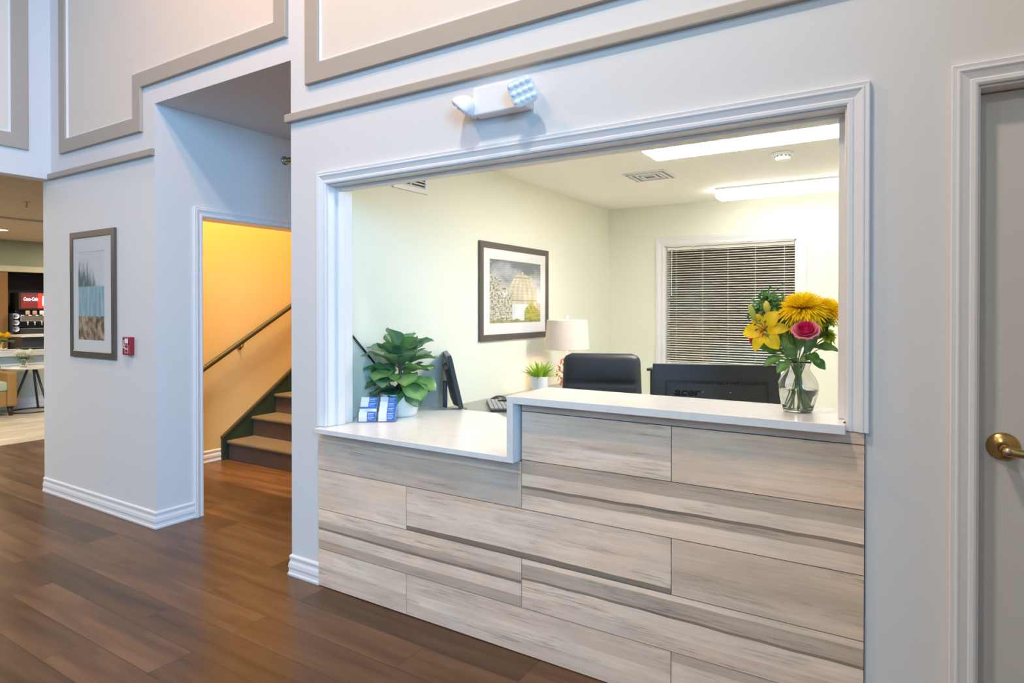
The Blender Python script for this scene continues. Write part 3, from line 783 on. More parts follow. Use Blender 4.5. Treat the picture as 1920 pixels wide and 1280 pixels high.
# ------------------------------------------------------------------ office window and blind
win = struct(casing('window_1', WX0, WX1, WZ0, WZ0, WZ1, 3.81-E4, lambda a,h,z:(a,h,z), -1, closed=True, scale=1.35), 'white cased interior window in the office back wall', 'window')
b = MB(); b.box(WX0,WX0+.012,3.808,3.95,WZ0,WZ1); b.box(WX1-.012,WX1,3.808,3.95,WZ0,WZ1); b.box(WX0,WX1,3.808,3.95,WZ1-.012,WZ1); b.box(WX0,WX1,3.808,3.95,WZ0,WZ0+.012); b.build('jamb', M['trim'], win)
b = MB(); b.box(WX0+.012,WX1-.012,3.915,3.921,WZ0+.012,WZ1-.012); b.build('pane', M['wpane'], win)
bl = thing('venetian_blind', 'lowered white mini blind with open slats in the office window', 'blind', (-1.417,3.855,.885))
BW = (WX1-WX0)/2-.018
b = MB(); b.rbox(-BW,BW,-.018,.018,1.108,1.136,.003,1); b.build('head_rail', M['clay'], bl)
b = MB(); z = .028; zs_ = []
while z < 1.10:
    zs_.append(z); z += .0228
th = R(18)
for z in zs_:
    pts = []
    for k in range(5):
        a = -.0125+.00625*k; cr = .0016*(1-(a/.0125)**2)
        pts.append((a*math.cos(th), z+a*math.sin(th)+cr))
    top = [(-BW,y,zz+.0004) for y,zz in pts]; bot = [(-BW,y,zz-.0004) for y,zz in pts][::-1]
    b.prism(top+bot, (2*BW,0,0))
b.build('slats', M['clay'], bl)
b = MB(); b.rbox(-BW,BW,-.012,.012,.002,.016,.003,1); b.build('bottom_rail', M['clay'], bl)
b = MB()
for x in (-.49,-.235,.0,.245,.49):
    for y in (-.0128,.0128): b.tube([(x,y,.01),(x,y,1.11)], .0011, 5)
b.build('ladder_cords', M['clay'], bl)
b = MB(); b.tube([(-.53,-.026,.70),(-.528,-.024,1.11)], .0035, 8); b.tube([(-.53,-.026,.66),(-.53,-.026,.70)], .006, 8); b.build('tilt_wand', M['white'], bl)

# armchairs made up to stand in for reflections in the window glass
def armchair(name, label, mat, loc, rz, w=.68, d=.70, seat=.43, arm=.62, back=.82, cush=None, legm=None):
    o = thing(name, label, 'armchair', loc, rz)
    b = MB(); b.rbox(-w/2+.118,w/2-.118,-d/2+.012,d/2-.02,.12,seat-.10,.015,2); b.build('base', mat, o)
    b = MB(); b.rbox(-w/2+.11,w/2-.11,-d/2-.005,d/2-.14,seat-.10,seat+.03,.03,3); b.build('seat_cushion', cush or mat, o)
    for s_ in (-1,1):
        b = MB(); b.rbox(s_*(w/2-.06)-.06,s_*(w/2-.06)+.06,-d/2,d/2,.121,arm,.03,3); b.build('arm', mat, o)
    b = MB(); b.rbox(-w/2,w/2,d/2-.14,d/2+.01,.121,back,.04,3); b.build('backrest', mat, o)
    for sx in (-1,1):
        for sy in (-1,1):
            b = MB(); b.tube([(sx*(w/2-.06),sy*(d/2-.06),0),(sx*(w/2-.07),sy*(d/2-.07),.125)], [.022,.032], 12); b.build('leg', legm or M['darkwood'], o)
    return o
armchair('armchair', 'made-up sand coloured armchair standing in for a reflection in the window glass', M['sand'], (-2.25,5.75,0), R(25), back=1.25, arm=.7)
armchair('armchair', 'made-up teal armchair standing in for a reflection in the window glass', M['teal'], (-1.45,4.72,0), R(15), back=1.02, arm=.68)

# ------------------------------------------------------------------ desks
dk = thing('side_desk', 'long grey laminate desk along the sage office wall', 'desk', (-2.30,2.0,0))
b = MB(); b.rbox(-.298,.30,-1.17,1.0,.735,.766,.004,2); b.build('desk_top', M['desk'], dk)
for y in (-1.12,-.05,.95):
    b = MB(); b.box(-.28,.27,y-.015,y+.015,.0005,.735); b.build('end_panel', M['desk'], dk)
d2 = thing('reception_desk', 'grey desk directly behind the high counter under the monitor', 'desk', (-.45,.76,0))
b = MB(); b.rbox(-.76,.76,-.44,.44,.725,.755,.004,2); b.build('desk_top', M['desk'], d2)
for x in (-.72,.72):
    b = MB(); b.box(x-.015,x+.015,-.42,.42,.0005,.725); b.build('end_panel', M['desk'], d2)

# ------------------------------------------------------------------ monitors
def monitor(name, label, w, hgt, loc, rz, tilt, bottom, logo=False):
    """screen faces +y in local space, back faces -y; loc on the desk"""
    o = thing(name, label, 'monitor', loc, rz)
    Tm = Matrix.Translation((0,0,bottom+hgt/2)) @ Matrix.Rotation(tilt, 4, 'X')
    b = MB(); b.rbox(-w/2,w/2,-.012,.016,-hgt/2,hgt/2,.006,3,Tm); b.build('casing', M['black'], o)
    b = MB(); b.box(-w/2+.014,w/2-.014,.0155,.0172,-hgt/2+.02,hgt/2-.014,Tm); b.build('screen', M['blackg'], o)
    # raised back shell with chamfered edges
    b = MB(); iw, ih = w*.37, hgt*.33
    ow, oh = w*.405, hgt*.375
    off = -.03
    A = [(-ow,-oh),(ow,-oh),(ow,oh),(-ow,oh)]; B = [(-iw,-ih),(iw,-ih),(iw,ih),(-iw,ih)]
    va = [b.bm.verts.new(Tm @ Vector((x,-.011,z+off))) for x,z in A]; vb = [b.bm.verts.new(Tm @ Vector((x,-.036,z+off))) for x,z in B]
    for i in range(4): b.bm.faces.new((va[i],va[(i+1)%4],vb[(i+1)%4],vb[i]))
    b.bm.faces.new(vb); sh = b.build('back_shell', M['black'], o, bevel=.002)
    # vent ribs on the upper chamfer
    b = MB(); n = 46
    for k in range(n):
        x = -iw*.98+2*iw*.98*k/(n-1); x2 = x*ow/iw*.985
        p0 = Vector((x2,-.0135,oh+off-.003)); p1 = Vector((x,-.0365,ih+off+.002))
        b.tube([Tm @ p0, Tm @ p1], .0021, 5)
    b.build('vent_ribs', M['dark'], sh)
    b = MB(); b.box(-iw,iw,-.0375,-.035,ih+off-.001,ih+off+.002,Tm); b.build('edge_line', M['dark'], sh)
    if logo:
        text_mesh('logo', 'acer', .046, M['blackg'], sh, Tm @ Matrix.Translation((-iw*.63,-.0365,ih+off-.034)) @ Matrix.Rotation(PI/2,4,'X'), .0008, .12, sx=1.35, offset=.0012)
        for x in (-iw*.30, iw*.28):
            b = MB(); b.lathe([(0,.001),(.0026,.001),(.0026,-.001),(0,-.001)], n=10, m=Tm @ Matrix.Translation((x,-.037,ih+off-.032)) @ Matrix.Rotation(PI/2,4,'X')); b.build('screw', M['chrome'], sh)
    b = MB(); b.rbox(-.035,.035,-.060,-.034,.012,bottom+hgt*.45,.004,2); b.build('stand', M['black'], o)
    b = MB(); b.rbox(-.12,.12,-.10,.10,.0005,.014,.005,2); b.build('foot', M['black'], o)
    return o
monitor('computer_monitor', 'wide black monitor seen from behind above the high ledge, left of the flower vase', .546, .345, (-.716,.628,.755), R(23), 0, .075, True)
MONT = (-2.42, .94, .766)

# keyboard monitor (seen edge-on)
monitor('computer_monitor', 'black monitor seen edge-on behind the leafy potted plant', .46, .325, MONT, R(-49), R(13), .055)

kb = thing('keyboard', 'black keyboard with pale grey keys on the side desk', 'keyboard', (-2.30,1.30,.766), R(128))
b = MB(); b.rbox(-.22,.22,-.075,.075,.001,.018,.004,2); b.build('base', M['dark'], kb)
b = MB()
for r_ in range(5):
    nk = 14
    for k in range(nk):
        if r_ == 0 and 4 <= k <= 8: continue
        x = -.205+k*.0315/1.08; y = -.058+r_*.0275
        b.box(x,x+.024,y,y+.022,.018,.024)
b.box(-.205+4*.0292,-.205+9*.0292-.005,-.058,-.036,.018,.024)
b.build('keys', plain('grey_keycaps', (.42,.43,.44), .5, var=.05), kb)
ms = thing('computer_mouse', 'dark computer mouse on the side desk', 'mouse', (-2.47,1.545,.766), R(60))
b = MB(); rows = []
for k in range(9):
    a = k/8; x = -.055+.11*a; w_ = .031*math.sin(PI*(.12+.76*a))**.5; hh = .036*math.sin(PI*(.16+.70*a))**.8
    rows.append([b.bm.verts.new(Vector((x, w_*math.cos(q*PI/10), max(.001,hh*math.sin(q*PI/10))))) for q in range(11)])
for a, c in zip(rows, rows[1:]):
    for i in range(10): f = b.bm.faces.new((a[i],a[i+1],c[i+1],c[i])); f.smooth = True
for r_ in (rows[0], rows[-1]): b.bm.faces.new(r_)
b.build('shell', M['black'], ms)
b = MB(); b.tube([(.028,0,.030),(.042,0,.027)], .005, 10); b.build('scroll_wheel', M['steel'], ms)
sp = thing('stapler', 'small black stapler on the side desk beside the riser', 'stapler', (-2.30,1.40,.766), R(20))
b = MB(); b.rbox(-.07,.07,-.018,.018,.001,.014,.004,2); b.build('base', M['black'], sp)
b = MB(); b.rbox(-.068,.066,-.014,.014,.020,.040,.008,3,Matrix.Rotation(R(-6),4,'Y')); b.build('arm', M['black'], sp)
b = MB(); b.box(.0,.05,-.0146,.0146,.026,.032,Matrix.Rotation(R(-6),4,'Y')); b.build('red_stripe', M['red'], sp)

# computer tower behind the monitor
tw = thing('computer_tower', 'black computer tower standing behind the wide monitor', 'computer tower', (-.995,1.0,.755))
b = MB(); b.rbox(-.09,.09,-.19,.19,.004,.355,.006,2); b.build('case', M['black'], tw)
b = MB(); b.rbox(-.104,.094,-.20,.195,.3555,.370,.004,2); b.build('lid', M['dark'], tw)
b = MB()
for k in range(6): b.box(-.07+k*.022,-.06+k*.022,-.1925,-.1895,.05,.31)
b.build('front_ribs', M['dark'], tw)

# ------------------------------------------------------------------ office chair
ch = thing('office_chair', 'high-backed black leather office chair between counter and lamp', 'chair', (-1.60,1.36,0), R(22))
def cushion(x0,x1,z0,z1,y,th,Tm,nx=14,nz_=12,bul=.02,top=.06,taper=0):
    """padded panel facing -y"""
    b = MB()
    def corner(u,v):
        px, pz = abs(u), v
        return 1
    for side in (0,1):
        pass
    grid = [[None]*(nz_+1) for _ in range(nx+1)]; gb = [[None]*(nz_+1) for _ in range(nx+1)]
    for i in range(nx+1):
        for j in range(nz_+1):
            u = -1+2*i/nx; v = j/nz_
            hw = (x1-x0)/2*(1-taper*v)
            # rounded upper corners
            zz = z0+(z1-z0)*v
            r_ = top; ex = max(0, abs(u)*hw-(hw-r_)); 
            zmax = z1-(r_-math.sqrt(max(0,r_*r_-ex*ex)))
            zz = min(zz, zmax) if v > .5 else zz
            pad = (1-abs(u)**6)*(1-abs(2*v-1)**6)
            grid[i][j] = b.bm.verts.new(Tm @ Vector(((x0+x1)/2+u*hw, y-bul*pad-th/2, zz)))
            gb[i][j] = b.bm.verts.new(Tm @ Vector(((x0+x1)/2+u*hw, y+th/2+bul*.4*pad, zz)))
    for G, fl in ((grid,0),(gb,1)):
        for i in range(nx):
            for j in range(nz_):
                q = (G[i][j],G[i+1][j],G[i+1][j+1],G[i][j+1])
                f = b.bm.faces.new(q if not fl else q[::-1]); f.smooth = True
    for i in range(nx):
        for j in (0,nz_): f = b.bm.faces.new((grid[i][j],grid[i+1][j],gb[i+1][j],gb[i][j])); f.smooth = True
    for j in range(nz_):
        for i in (0,nx): f = b.bm.faces.new((grid[i][j],grid[i][j+1],gb[i][j+1],gb[i][j])); f.smooth = True
    return b
TB = Matrix.Translation((0,.20,.46)) @ Matrix.Rotation(R(-8),4,'X')
def chair_back():
    b = MB(); nx, nz_ = 28, 40; F = []; G = []
    z0, z1, hw0, hw1, rc = .02, .672, .272, .250, .055
    for i in range(nx+1):
        fa, ga = [], []
        for j in range(nz_+1):
            u = -1+2*i/nx; v = j/nz_
            hw = hw0+(hw1-hw0)*v
            z = z0+(z1-z0)*v
            dz = max(0, z-(z1-rc)); w = hw-rc+math.sqrt(max(0, rc*rc-dz*dz))
            x = u*(w if dz > 0 else hw)
            edge = (1-abs(u)**10)*(1-max(0,(v-.94)/.06)**2)
            crease = math.exp(-((z-.475)/.010)**2)*.012+math.exp(-((z-.21)/.010)**2)*.010
            bulge = .030*edge+.010*math.sin(PI*min(1,max(0,(v-.70)/.30)))*(1-u*u)-crease*(1-abs(u)**6)
            arc = .030*u*u
            fa.append(b.bm.verts.new(TB @ Vector((x, -.008-bulge-arc*.0, z)))); ga.append(b.bm.verts.new(TB @ Vector((x, .045-.012*(1-edge), z))))
        F.append(fa); G.append(ga)
    def q(*v):
        f = b.bm.faces.new(v); f.smooth = True
    for i in range(nx):
        for j in range(nz_):
            q(F[i][j],F[i+1][j],F[i+1][j+1],F[i][j+1]); q(G[i][j],G[i][j+1],G[i+1][j+1],G[i+1][j])
        q(F[i][0],G[i][0],G[i+1][0],F[i+1][0]); q(F[i][nz_],F[i+1][nz_],G[i+1][nz_],G[i][nz_])
    for j in range(nz_):
        q(F[0][j],F[0][j+1],G[0][j+1],G[0][j]); q(F[nx][j],G[nx][j],G[nx][j+1],F[nx][j+1])
    return b
chair_back().build('backrest', M['leather'], ch)
b = cushion(-.26,.26,-.26,.24,0,.09,Matrix.Translation((0,0,.45)) @ Matrix.Rotation(R(-90),4,'X'),bul=.02,top=.06)
b.build('seat', M['leather'], ch)
for s_ in (-1,1):
    b = MB(); b.tube([(s_*.25,.10,.42),(s_*.31,.10,.44),(s_*.31,.10,.64),(s_*.31,-.16,.65)], .016, 10); b.build('arm', M['black'], ch)
b = MB(); b.tube([(0,0,.09),(0,0,.41)], [.03,.026], 14); b.build('column', M['chrome'], ch)
for k in range(5):
    a = 2*PI*k/5+.3; ca, sa = math.cos(a), math.sin(a)
    b = MB(); b.tube([(.02*ca,.02*sa,.10),(.30*ca,.30*sa,.07)], [.026,.016], 10); lg = b.build('leg', M['black'], ch)
    b = MB(); b.tube([(.30*ca-.022*sa,.30*sa+.022*ca,.026),(.30*ca+.022*sa,.30*sa-.022*ca,.026)], .026, 14); b.build('caster', M['black'], lg)

# ------------------------------------------------------------------ table lamp
lp = thing('table_lamp', 'lit table lamp with a cream drum shade and copper openwork base', 'lamp', (-2.284,2.251,.766))
b = MB(); sh = [(.178,.332),(.160,.567)]
b.lathe([(.178,.332),(.1775,.340),(.1605,.560),(.160,.567),(.1575,.567),(.158,.560),(.175,.340),(.1755,.332)], n=56, closed=True); so = b.build('lamp_shade', M['shade'], lp)
b = MB()
for k in range(3):
    a = 2*PI*k/3; b.tube([(0,0,.555),(.158*math.cos(a),.158*math.sin(a),.560)], .002, 6)
b.build('spider', M['chrome'], so)
b = MB(); b.lathe([(0,.606),(.010,.602),(.014,.592),(.010,.582),(.004,.576),(.004,.34),(0,.34)], n=16); b.build('finial', M['white'], lp)
b = MB(); b.lathe([(0,.001),(.088,.001),(.09,.008),(.085,.016),(0,.018)], n=36); b.build('base', M['copper'], lp)
b = MB(); b.tube([(0,0,.017),(0,0,.40)], .007, 10); b.build('rod', M['whitec'], lp)
b = MB(); rnd = random.Random(3)
for i in range(46):
    z = .03+.23*(i/45); a = i*2.4; r_ = .030+.048*math.sin(PI*min(1,(z-.02)/.25))
    r_ *= rnd.uniform(.85,1.1)
    c = Vector((r_*math.cos(a), r_*math.sin(a), z)); 
    Tm = Matrix.Translation(c) @ aim((math.cos(a),math.sin(a),rnd.uniform(-.2,.5)), rnd.uniform(0,6))
    s_ = rnd.uniform(.013,.021)
    n = 10; ring = [b.bm.verts.new(Tm @ Vector((s_*math.cos(q*2*PI/n), s_*.6*math.sin(q*2*PI/n), .004))) for q in range(n)]
    ring2 = [b.bm.verts.new(Tm @ Vector((s_*.9*math.cos(q*2*PI/n), s_*.5*math.sin(q*2*PI/n), .001))) for q in range(n)]
    tip = b.bm.verts.new(Tm @ Vector((0,0,-.004)))
    for q in range(n):
        b.bm.faces.new((ring[q],ring[(q+1)%n],ring2[(q+1)%n],ring2[q])); b.bm.faces.new((ring2[q],ring2[(q+1)%n],tip))
b.build('copper_leaves', M['copper'], lp)
b = MB(); b.lathe([(0,.40),(.020,.405),(.030,.43),(.026,.46),(.012,.475),(0,.478)], n=20); b.build('bulb', M['bulb'], lp)

# ------------------------------------------------------------------ leaf builder
def leaf(bm, base, direc, up, length, width, curl=.3, fold=.25, wave=.06, tones=((.07,.20,.05),(.12,.30,.08)), prof=None, lay=None, vein=None, nl=9, nw=6, seed=0, rnd=random, tw=0):
    d = Vector(direc).normalized(); u = Vector(up); u = (u-d*u.dot(d)).normalized(); s_ = d.cross(u)
    if tw: u, s_ = u*math.cos(tw)+s_*math.sin(tw), s_*math.cos(tw)-u*math.sin(tw)
    prof = prof or [0.06,.28,.42,.46,.50,.62,.82,.96,.86,.05]
    rows = []; p = Vector(base); step = length/nl; dd = d.copy(); uu = u.copy()
    ph = rnd.uniform(0,6)
    for i in range(nl+1):
        f = i/nl*(len(prof)-1); k = min(int(f), len(prof)-2); w = prof[k]+(prof[k+1]-prof[k])*(f-k)
        row = []
        for j in range(nw+1):
            q = -1+2*j/nw
            hgt = fold*abs(q)*w*width*.5 + wave*width*abs(q)*math.sin(i*1.5+ph+q)
            row.append((bm.verts.new(p+s_*(q*w*width*.5)+uu*hgt), q, i/nl))
        rows.append(row)
        an = -curl/nl
        dd2 = dd*math.cos(an)+uu*math.sin(an); uu = (uu*math.cos(an)-dd*math.sin(an)); dd = dd2
        p = p+dd*step
    for a, b_ in zip(rows, rows[1:]):
        for j in range(nw):
            f = bm.faces.new((a[j][0],a[j+1][0],b_[j+1][0],b_[j][0])); f.smooth = True
            if lay:
                for lp_, vv in zip(f.loops, (a[j],a[j+1],b_[j+1],b_[j])):
                    k = abs(vv[1])
                    c = mixc(tones[0], tones[1], .15+.75*(1-k)*.8+.2*math.sin(vv[2]*18))
                    if vein and k < .1: c = mixc(c, vein, .55)
                    lp_[lay] = (*c,1)

# fiddle leaf plant
pp = thing('potted_plant', 'large-leaved fig plant in a white ribbed pot on the low shelf', 'plant', (-2.425,.462,.8195))
b = MB(); pr = [(0,.001),(.088,.001),(.092,.006)]
for k in range(9):
    z = .012+k*.0075; pr.append((.093+z*.16+(.0012 if k%2 else -.0012), z))
pr += [(.113,.122),(.114,.128),(.109,.128),(.106,.108),(0,.108)]
b.lathe(pr, n=48); b.build('pot', M['whitec'], pp)
b = MB(); b.lathe([(.1055,.107),(.06,.112),(0,.114)], n=24); b.build('soil', M['soil'], pp)
b = MB(); b.tube([(0,0,.10),(.004,.0,.20),(-.004,.002,.30),(.0,.0,.33)], [.012,.011,.009,.005], 10); b.tube([(.02,.01,.10),(.03,.015,.20),(.025,.01,.30)], [.009,.008,.004], 8); b.build('stem', M['bark'], pp)
b = MB(); lay = b.bm.loops.layers.float_color.new('tone'); rnd = random.Random(11)
LT = (((.07,.20,.08),(.17,.36,.17)), ((.10,.27,.08),(.26,.48,.17)), ((.08,.21,.11),(.22,.38,.25)))
specs = []
for tier, (z, n, el, ln, wd) in enumerate(((.145,7,-.55,.105,.095),(.165,8,-.15,.15,.125),(.20,8,.12,.185,.145),(.235,8,.38,.20,.155),(.265,7,.66,.20,.155),(.295,6,.95,.19,.15),(.32,4,1.25,.165,.13))):
    for k in range(n):
        a = 2*PI*k/n+tier*.55+rnd.uniform(-.2,.2)
        specs.append((z+rnd.uniform(-.012,.012), a, el+rnd.uniform(-.18,.15), ln*rnd.uniform(.88,1.08), wd*rnd.uniform(.9,1.1)))
for z, a, el, ln, wd in specs:
    dx, dy = math.cos(a), math.sin(a)
    # the wall is on the left: leaves that point at it stay short
    if dx < -.35: ln = min(ln, .135/abs(dx)); 
    d = Vector((dx*math.cos(el), dy*math.cos(el), math.sin(el)))
    bs = Vector((dx*.012, dy*.012, z))
    st = bs+d*.02
    leaf(b.bm, st, d, Vector((-dx*math.sin(el)*.5,-dy*math.sin(el)*.5,1)), ln, wd, curl=rnd.uniform(.35,.95), fold=rnd.uniform(.12,.35), wave=.05, prof=[.08,.30,.52,.72,.88,.99,1.0,.90,.66,.12], tones=rnd.choice(LT), vein=(.32,.46,.20), lay=lay, rnd=rnd, tw=rnd.uniform(-.35,.35))
for v in b.bm.verts:
    if v.co.x < -.160: v.co.x = -.160-(-.160-v.co.x)*.1
    if v.co.z < .132 and v.co.xy.length < .118: v.co.z = .132+(.132-v.co.z)*.05
b.build('foliage', M['leaf'], pp, recalc=False)

# small spiky plant
sp2 = thing('potted_grass_plant', 'small spiky green plant in a plain white pot beside the lamp', 'plant', (-2.268,1.786,.766))
b = MB(); b.lathe([(0,.001),(.056,.001),(.058,.006),(.068,.158),(.0685,.163),(.064,.163),(.062,.145),(0,.145)], n=40); b.build('pot', M['whitec'], sp2)
b = MB(); lay = b.bm.loops.layers.float_color.new('tone'); rnd = random.Random(5)
for k in range(85):
    a = rnd.uniform(0,2*PI); el = rnd.uniform(.35,1.5); r_ = rnd.uniform(0,.045)
    d = Vector((math.cos(a)*math.cos(el), math.sin(a)*math.cos(el), math.sin(el)))
    leaf(b.bm, (r_*math.cos(a), r_*math.sin(a), .146), d, (-math.cos(a),-math.sin(a),1.2), rnd.uniform(.10,.15), .017, curl=rnd.uniform(.1,.8), fold=.5, wave=0, tones=((.26,.46,.02),(.60,.74,.09)), lay=lay, prof=[.6,.9,1,.85,.6,.05], nl=6, nw=2, rnd=rnd)
b.build('foliage', M['leaf2'], sp2, recalc=False)
b = MB(); b.lathe([(.062,.1455),(0,.147)], n=20); b.build('soil', M['soil'], sp2)

# hanging cord on the wall at the left of the plant
b = MB()
for o_ in (0,.012):
    b.tube([(-2.590,.19,1.335+o_*.6),(-2.590,.30,1.225+o_),(-2.590,.42,1.115+o_*.5),(-2.590,.56,.97),(-2.590,.80,.84),(-2.590,.83,.77)], .0032, 7)
tag(b.build('power_cord', M['cord']), 'thin black cord slanting down the office wall behind the leafy plant', 'cord')

# ------------------------------------------------------------------ business cards in an acrylic holder
HX, HY, HA = -2.372, .222, R(36)
hol = thing('card_holder', 'clear stepped card holder on the low shelf in front of the leafy plant', 'card holder', (HX,HY,.8195), HA)
b = MB(); b.box(-.103,.103,-.004,.115,.0005,.004)
for k in range(4):
    y = .004+k*.026; z = k*.022
    b.box(-.103,.103,y-.004,y-.0022,.004,z+.026)
b.box(-.103,-.101,0,.11,.004,.055); b.box(.101,.103,0,.11,.004,.055); b.box(-.001,.001,0,.11,.004,.055)
b.build('tray', M['acrylic'], hol)
def card(col, tier, front=False, full=False):
    x = -.0515 if col == 0 else .0515
    y = .004+tier*.026; z = .0055+tier*.022
    tl = R(-14)
    pos = Matrix.Translation((HX,HY,.8195)) @ Matrix.Rotation(HA,4,'Z') @ Matrix.Translation((x,y,z)) @ Matrix.Rotation(tl,4,'X')
    row = ('front','second','third','rearmost')[tier]; side = ('left','right')[col]
    o = thing('business_card', 'stack of blue and white business cards in the %s pocket of the %s column' % (row, side), 'business card', group='business cards in the holder')
    o.matrix_world = pos
    b = MB(); b.box(-.0445,.0445,.0,.010,.0,.051); b.build('card_stock', M['cardw'], o)
    b = MB()
    if full:
        b.box(-.0445,.0445,-.0006,-.0001,.041,.051); b.build('blue_band', M['cardb'], o)
        b = MB()
        for x0,x1,z0 in ((-.012,.014,.034),(-.024,.024,.027),(-.018,.020,.020),(-.026,.026,.013),(-.020,.020,.006)): b.box(x0,x1,-.0006,-.0001,z0,z0+.0016)
        b.build('printed_lines', M['cardg'], o)
    else:
        b.box(-.002,.0445,-.0006,-.0001,.0,.051); b.build('blue_band', M['cardb'], o)
        b = MB()
        for x1,z0 in ((.036,.041),(.028,.036),(.032,.028),(.036,.020),(.026,.012)): b.box(.003,x1,-.0011,-.0006,z0,z0+.0018)
        b.build('printed_lines', M['cardw'], o)
    return o
for col in (0,1):
    for tier in range(4): card(col, tier, full=(col == 0 and tier == 1))

# ------------------------------------------------------------------ glass vase with bouquet
VX, VY, VZ = -.316, .145, 1.0665
vs = thing('glass_vase', 'clear glass vase half filled with water on the high ledge', 'vase', (VX,VY,VZ))
outer = [(0,.001),(.044,.001),(.047,.004),(.048,.010),(.054,.030),(.062,.055),(.066,.078),(.064,.100),(.055,.120),(.043,.136),(.037,.147),(.037,.155),(.042,.168),(.045,.1745)]
inner = [(.0425,.1745),(.0395,.168),(.0345,.155),(.0345,.147),(.0405,.135),(.0525,.1185),(.0615,.0995),(.0635,.078),(.0595,.055),(.0515,.030),(.0455,.012),(.040,.008),(0,.008)]
b = MB(); b.lathe(outer+inner, n=56); b.build('vessel', M['glass'], vs)
wp = [(0,.0081),(.040,.0081),(.0454,.0121),(.0514,.030),(.0594,.055),(.0634,.076),(.0634,.079),(0,.079)]
b = MB(); b.lathe([(r_*.995, z) for r_, z in wp], n=48); b.build('water', M['water'], vs)
GF = 'flowers in the glass vase'
rnd = random.Random(21)
def stem_to(mb, head, foot, r=.0026, bend=.0):
    neck = Vector((VX+(foot[0]-VX)*-.2+rnd.uniform(-.012,.012), VY+rnd.uniform(-.014,.014), VZ+.155))
    hd = Vector(head)
    pts = []
    P0, P1, P2 = Vector(foot), neck, hd
    for i in range(7): pts.append(P0.lerp(P1, i/6))
    d0 = (P1-P0).normalized()
    for i in range(1,9):
        t_ = i/8; c = P1+d0*(hd-P1).length*.5
        pts.append(P1*(1-t_)**2+c*2*t_*(1-t_)+hd*t_**2)
    mb.tube(pts, r, 7)
def feet(a, r_=.034): return (VX+r_*math.cos(a), VY+r_*math.sin(a), VZ+.0125)
def flower(name, label, cat='flower'):
    return thing(name, label, cat, (0,0,0), 0, GF)
def mum(loc, axis, R0, n, label, foot, drop=True, col=((.98,.66,.0),(1.0,.90,.04)), name='spider_chrysanthemum', seed=1, stemr=.003, thin=.0085):
    o = flower(name, label); rr = random.Random(seed)
    ax = Vector(axis).normalized(); b = MB(); lay = b.bm.loops.layers.float_color.new('tone')
    t1 = ax.orthogonal().normalized(); t2 = ax.cross(t1)
    for i in range(n):
        f = (i+.5)/n; el = math.asin(1-1.14*f); a = i*2.39996
        rad = t1*math.cos(a)+t2*math.sin(a)
        d = rad*math.cos(el)+ax*math.sin(el)
        ln = R0*(.60+.42*f)*rr.uniform(.84,1.10)
        leaf(b.bm, Vector(loc)+d*.004-ax*.006, d, (ax-d*ax.dot(d)*.9) if el < 1.3 else rad*-1, ln, thin*rr.uniform(.8,1.15), curl=(.25+.45*rr.random()) if f > .5 else .1, fold=.9, wave=0, tones=col, lay=lay, prof=[.4,.6,.75,.95,1,.85,.25], nl=6, nw=2, rnd=rr)
    if drop:
        for k in range(15):
            a = -PI*.97+k*PI*.94/14+rr.uniform(-.08,.08)
            rad = t1*math.cos(a)+t2*math.sin(a)
            d = (rad*.9-ax*.25).normalized()
            leaf(b.bm, Vector(loc)-ax*.006, d, ax, R0*rr.uniform(.95,1.25), thin*.95, curl=rr.uniform(.7,1.3), fold=.6, wave=0, tones=col, lay=lay, prof=[.4,.6,.7,.8,1,.8,.1], nl=7, nw=2, rnd=rr)
    b.build('petals', M['petal'], o, recalc=False)
    b = MB(); stem_to(b, Vector(loc)-ax*.006, foot, stemr); b.build('stem', M['stem'], o)
    return o
mum((-.300,.135,1.424), (.02,-.28,1), .088, 400, 'big yellow spider chrysanthemum crowning the bouquet', feet(.6), drop=True, seed=4)
mum((-.236,.215,1.418), (.35,-.25,1), .068, 260, 'yellow spider chrysanthemum at the right edge, partly behind the biggest bloom', feet(2.2), drop=False, seed=9)
mum((-.228,.165,1.380), (.25,-.35,1), .030, 70, 'small green button bloom just right of the pink rose', feet(3.0), False, ((.30,.38,.04),(.52,.58,.10)), 'button_chrysanthemum', 5, .0018, .007)
mum((-.228,.190,1.330), (.55,-.55,.6), .034, 80, 'small green button bloom low at the right of the bouquet', feet(3.6), False, ((.32,.42,.04),(.55,.62,.12)), 'button_chrysanthemum', 6, .0018, .007)
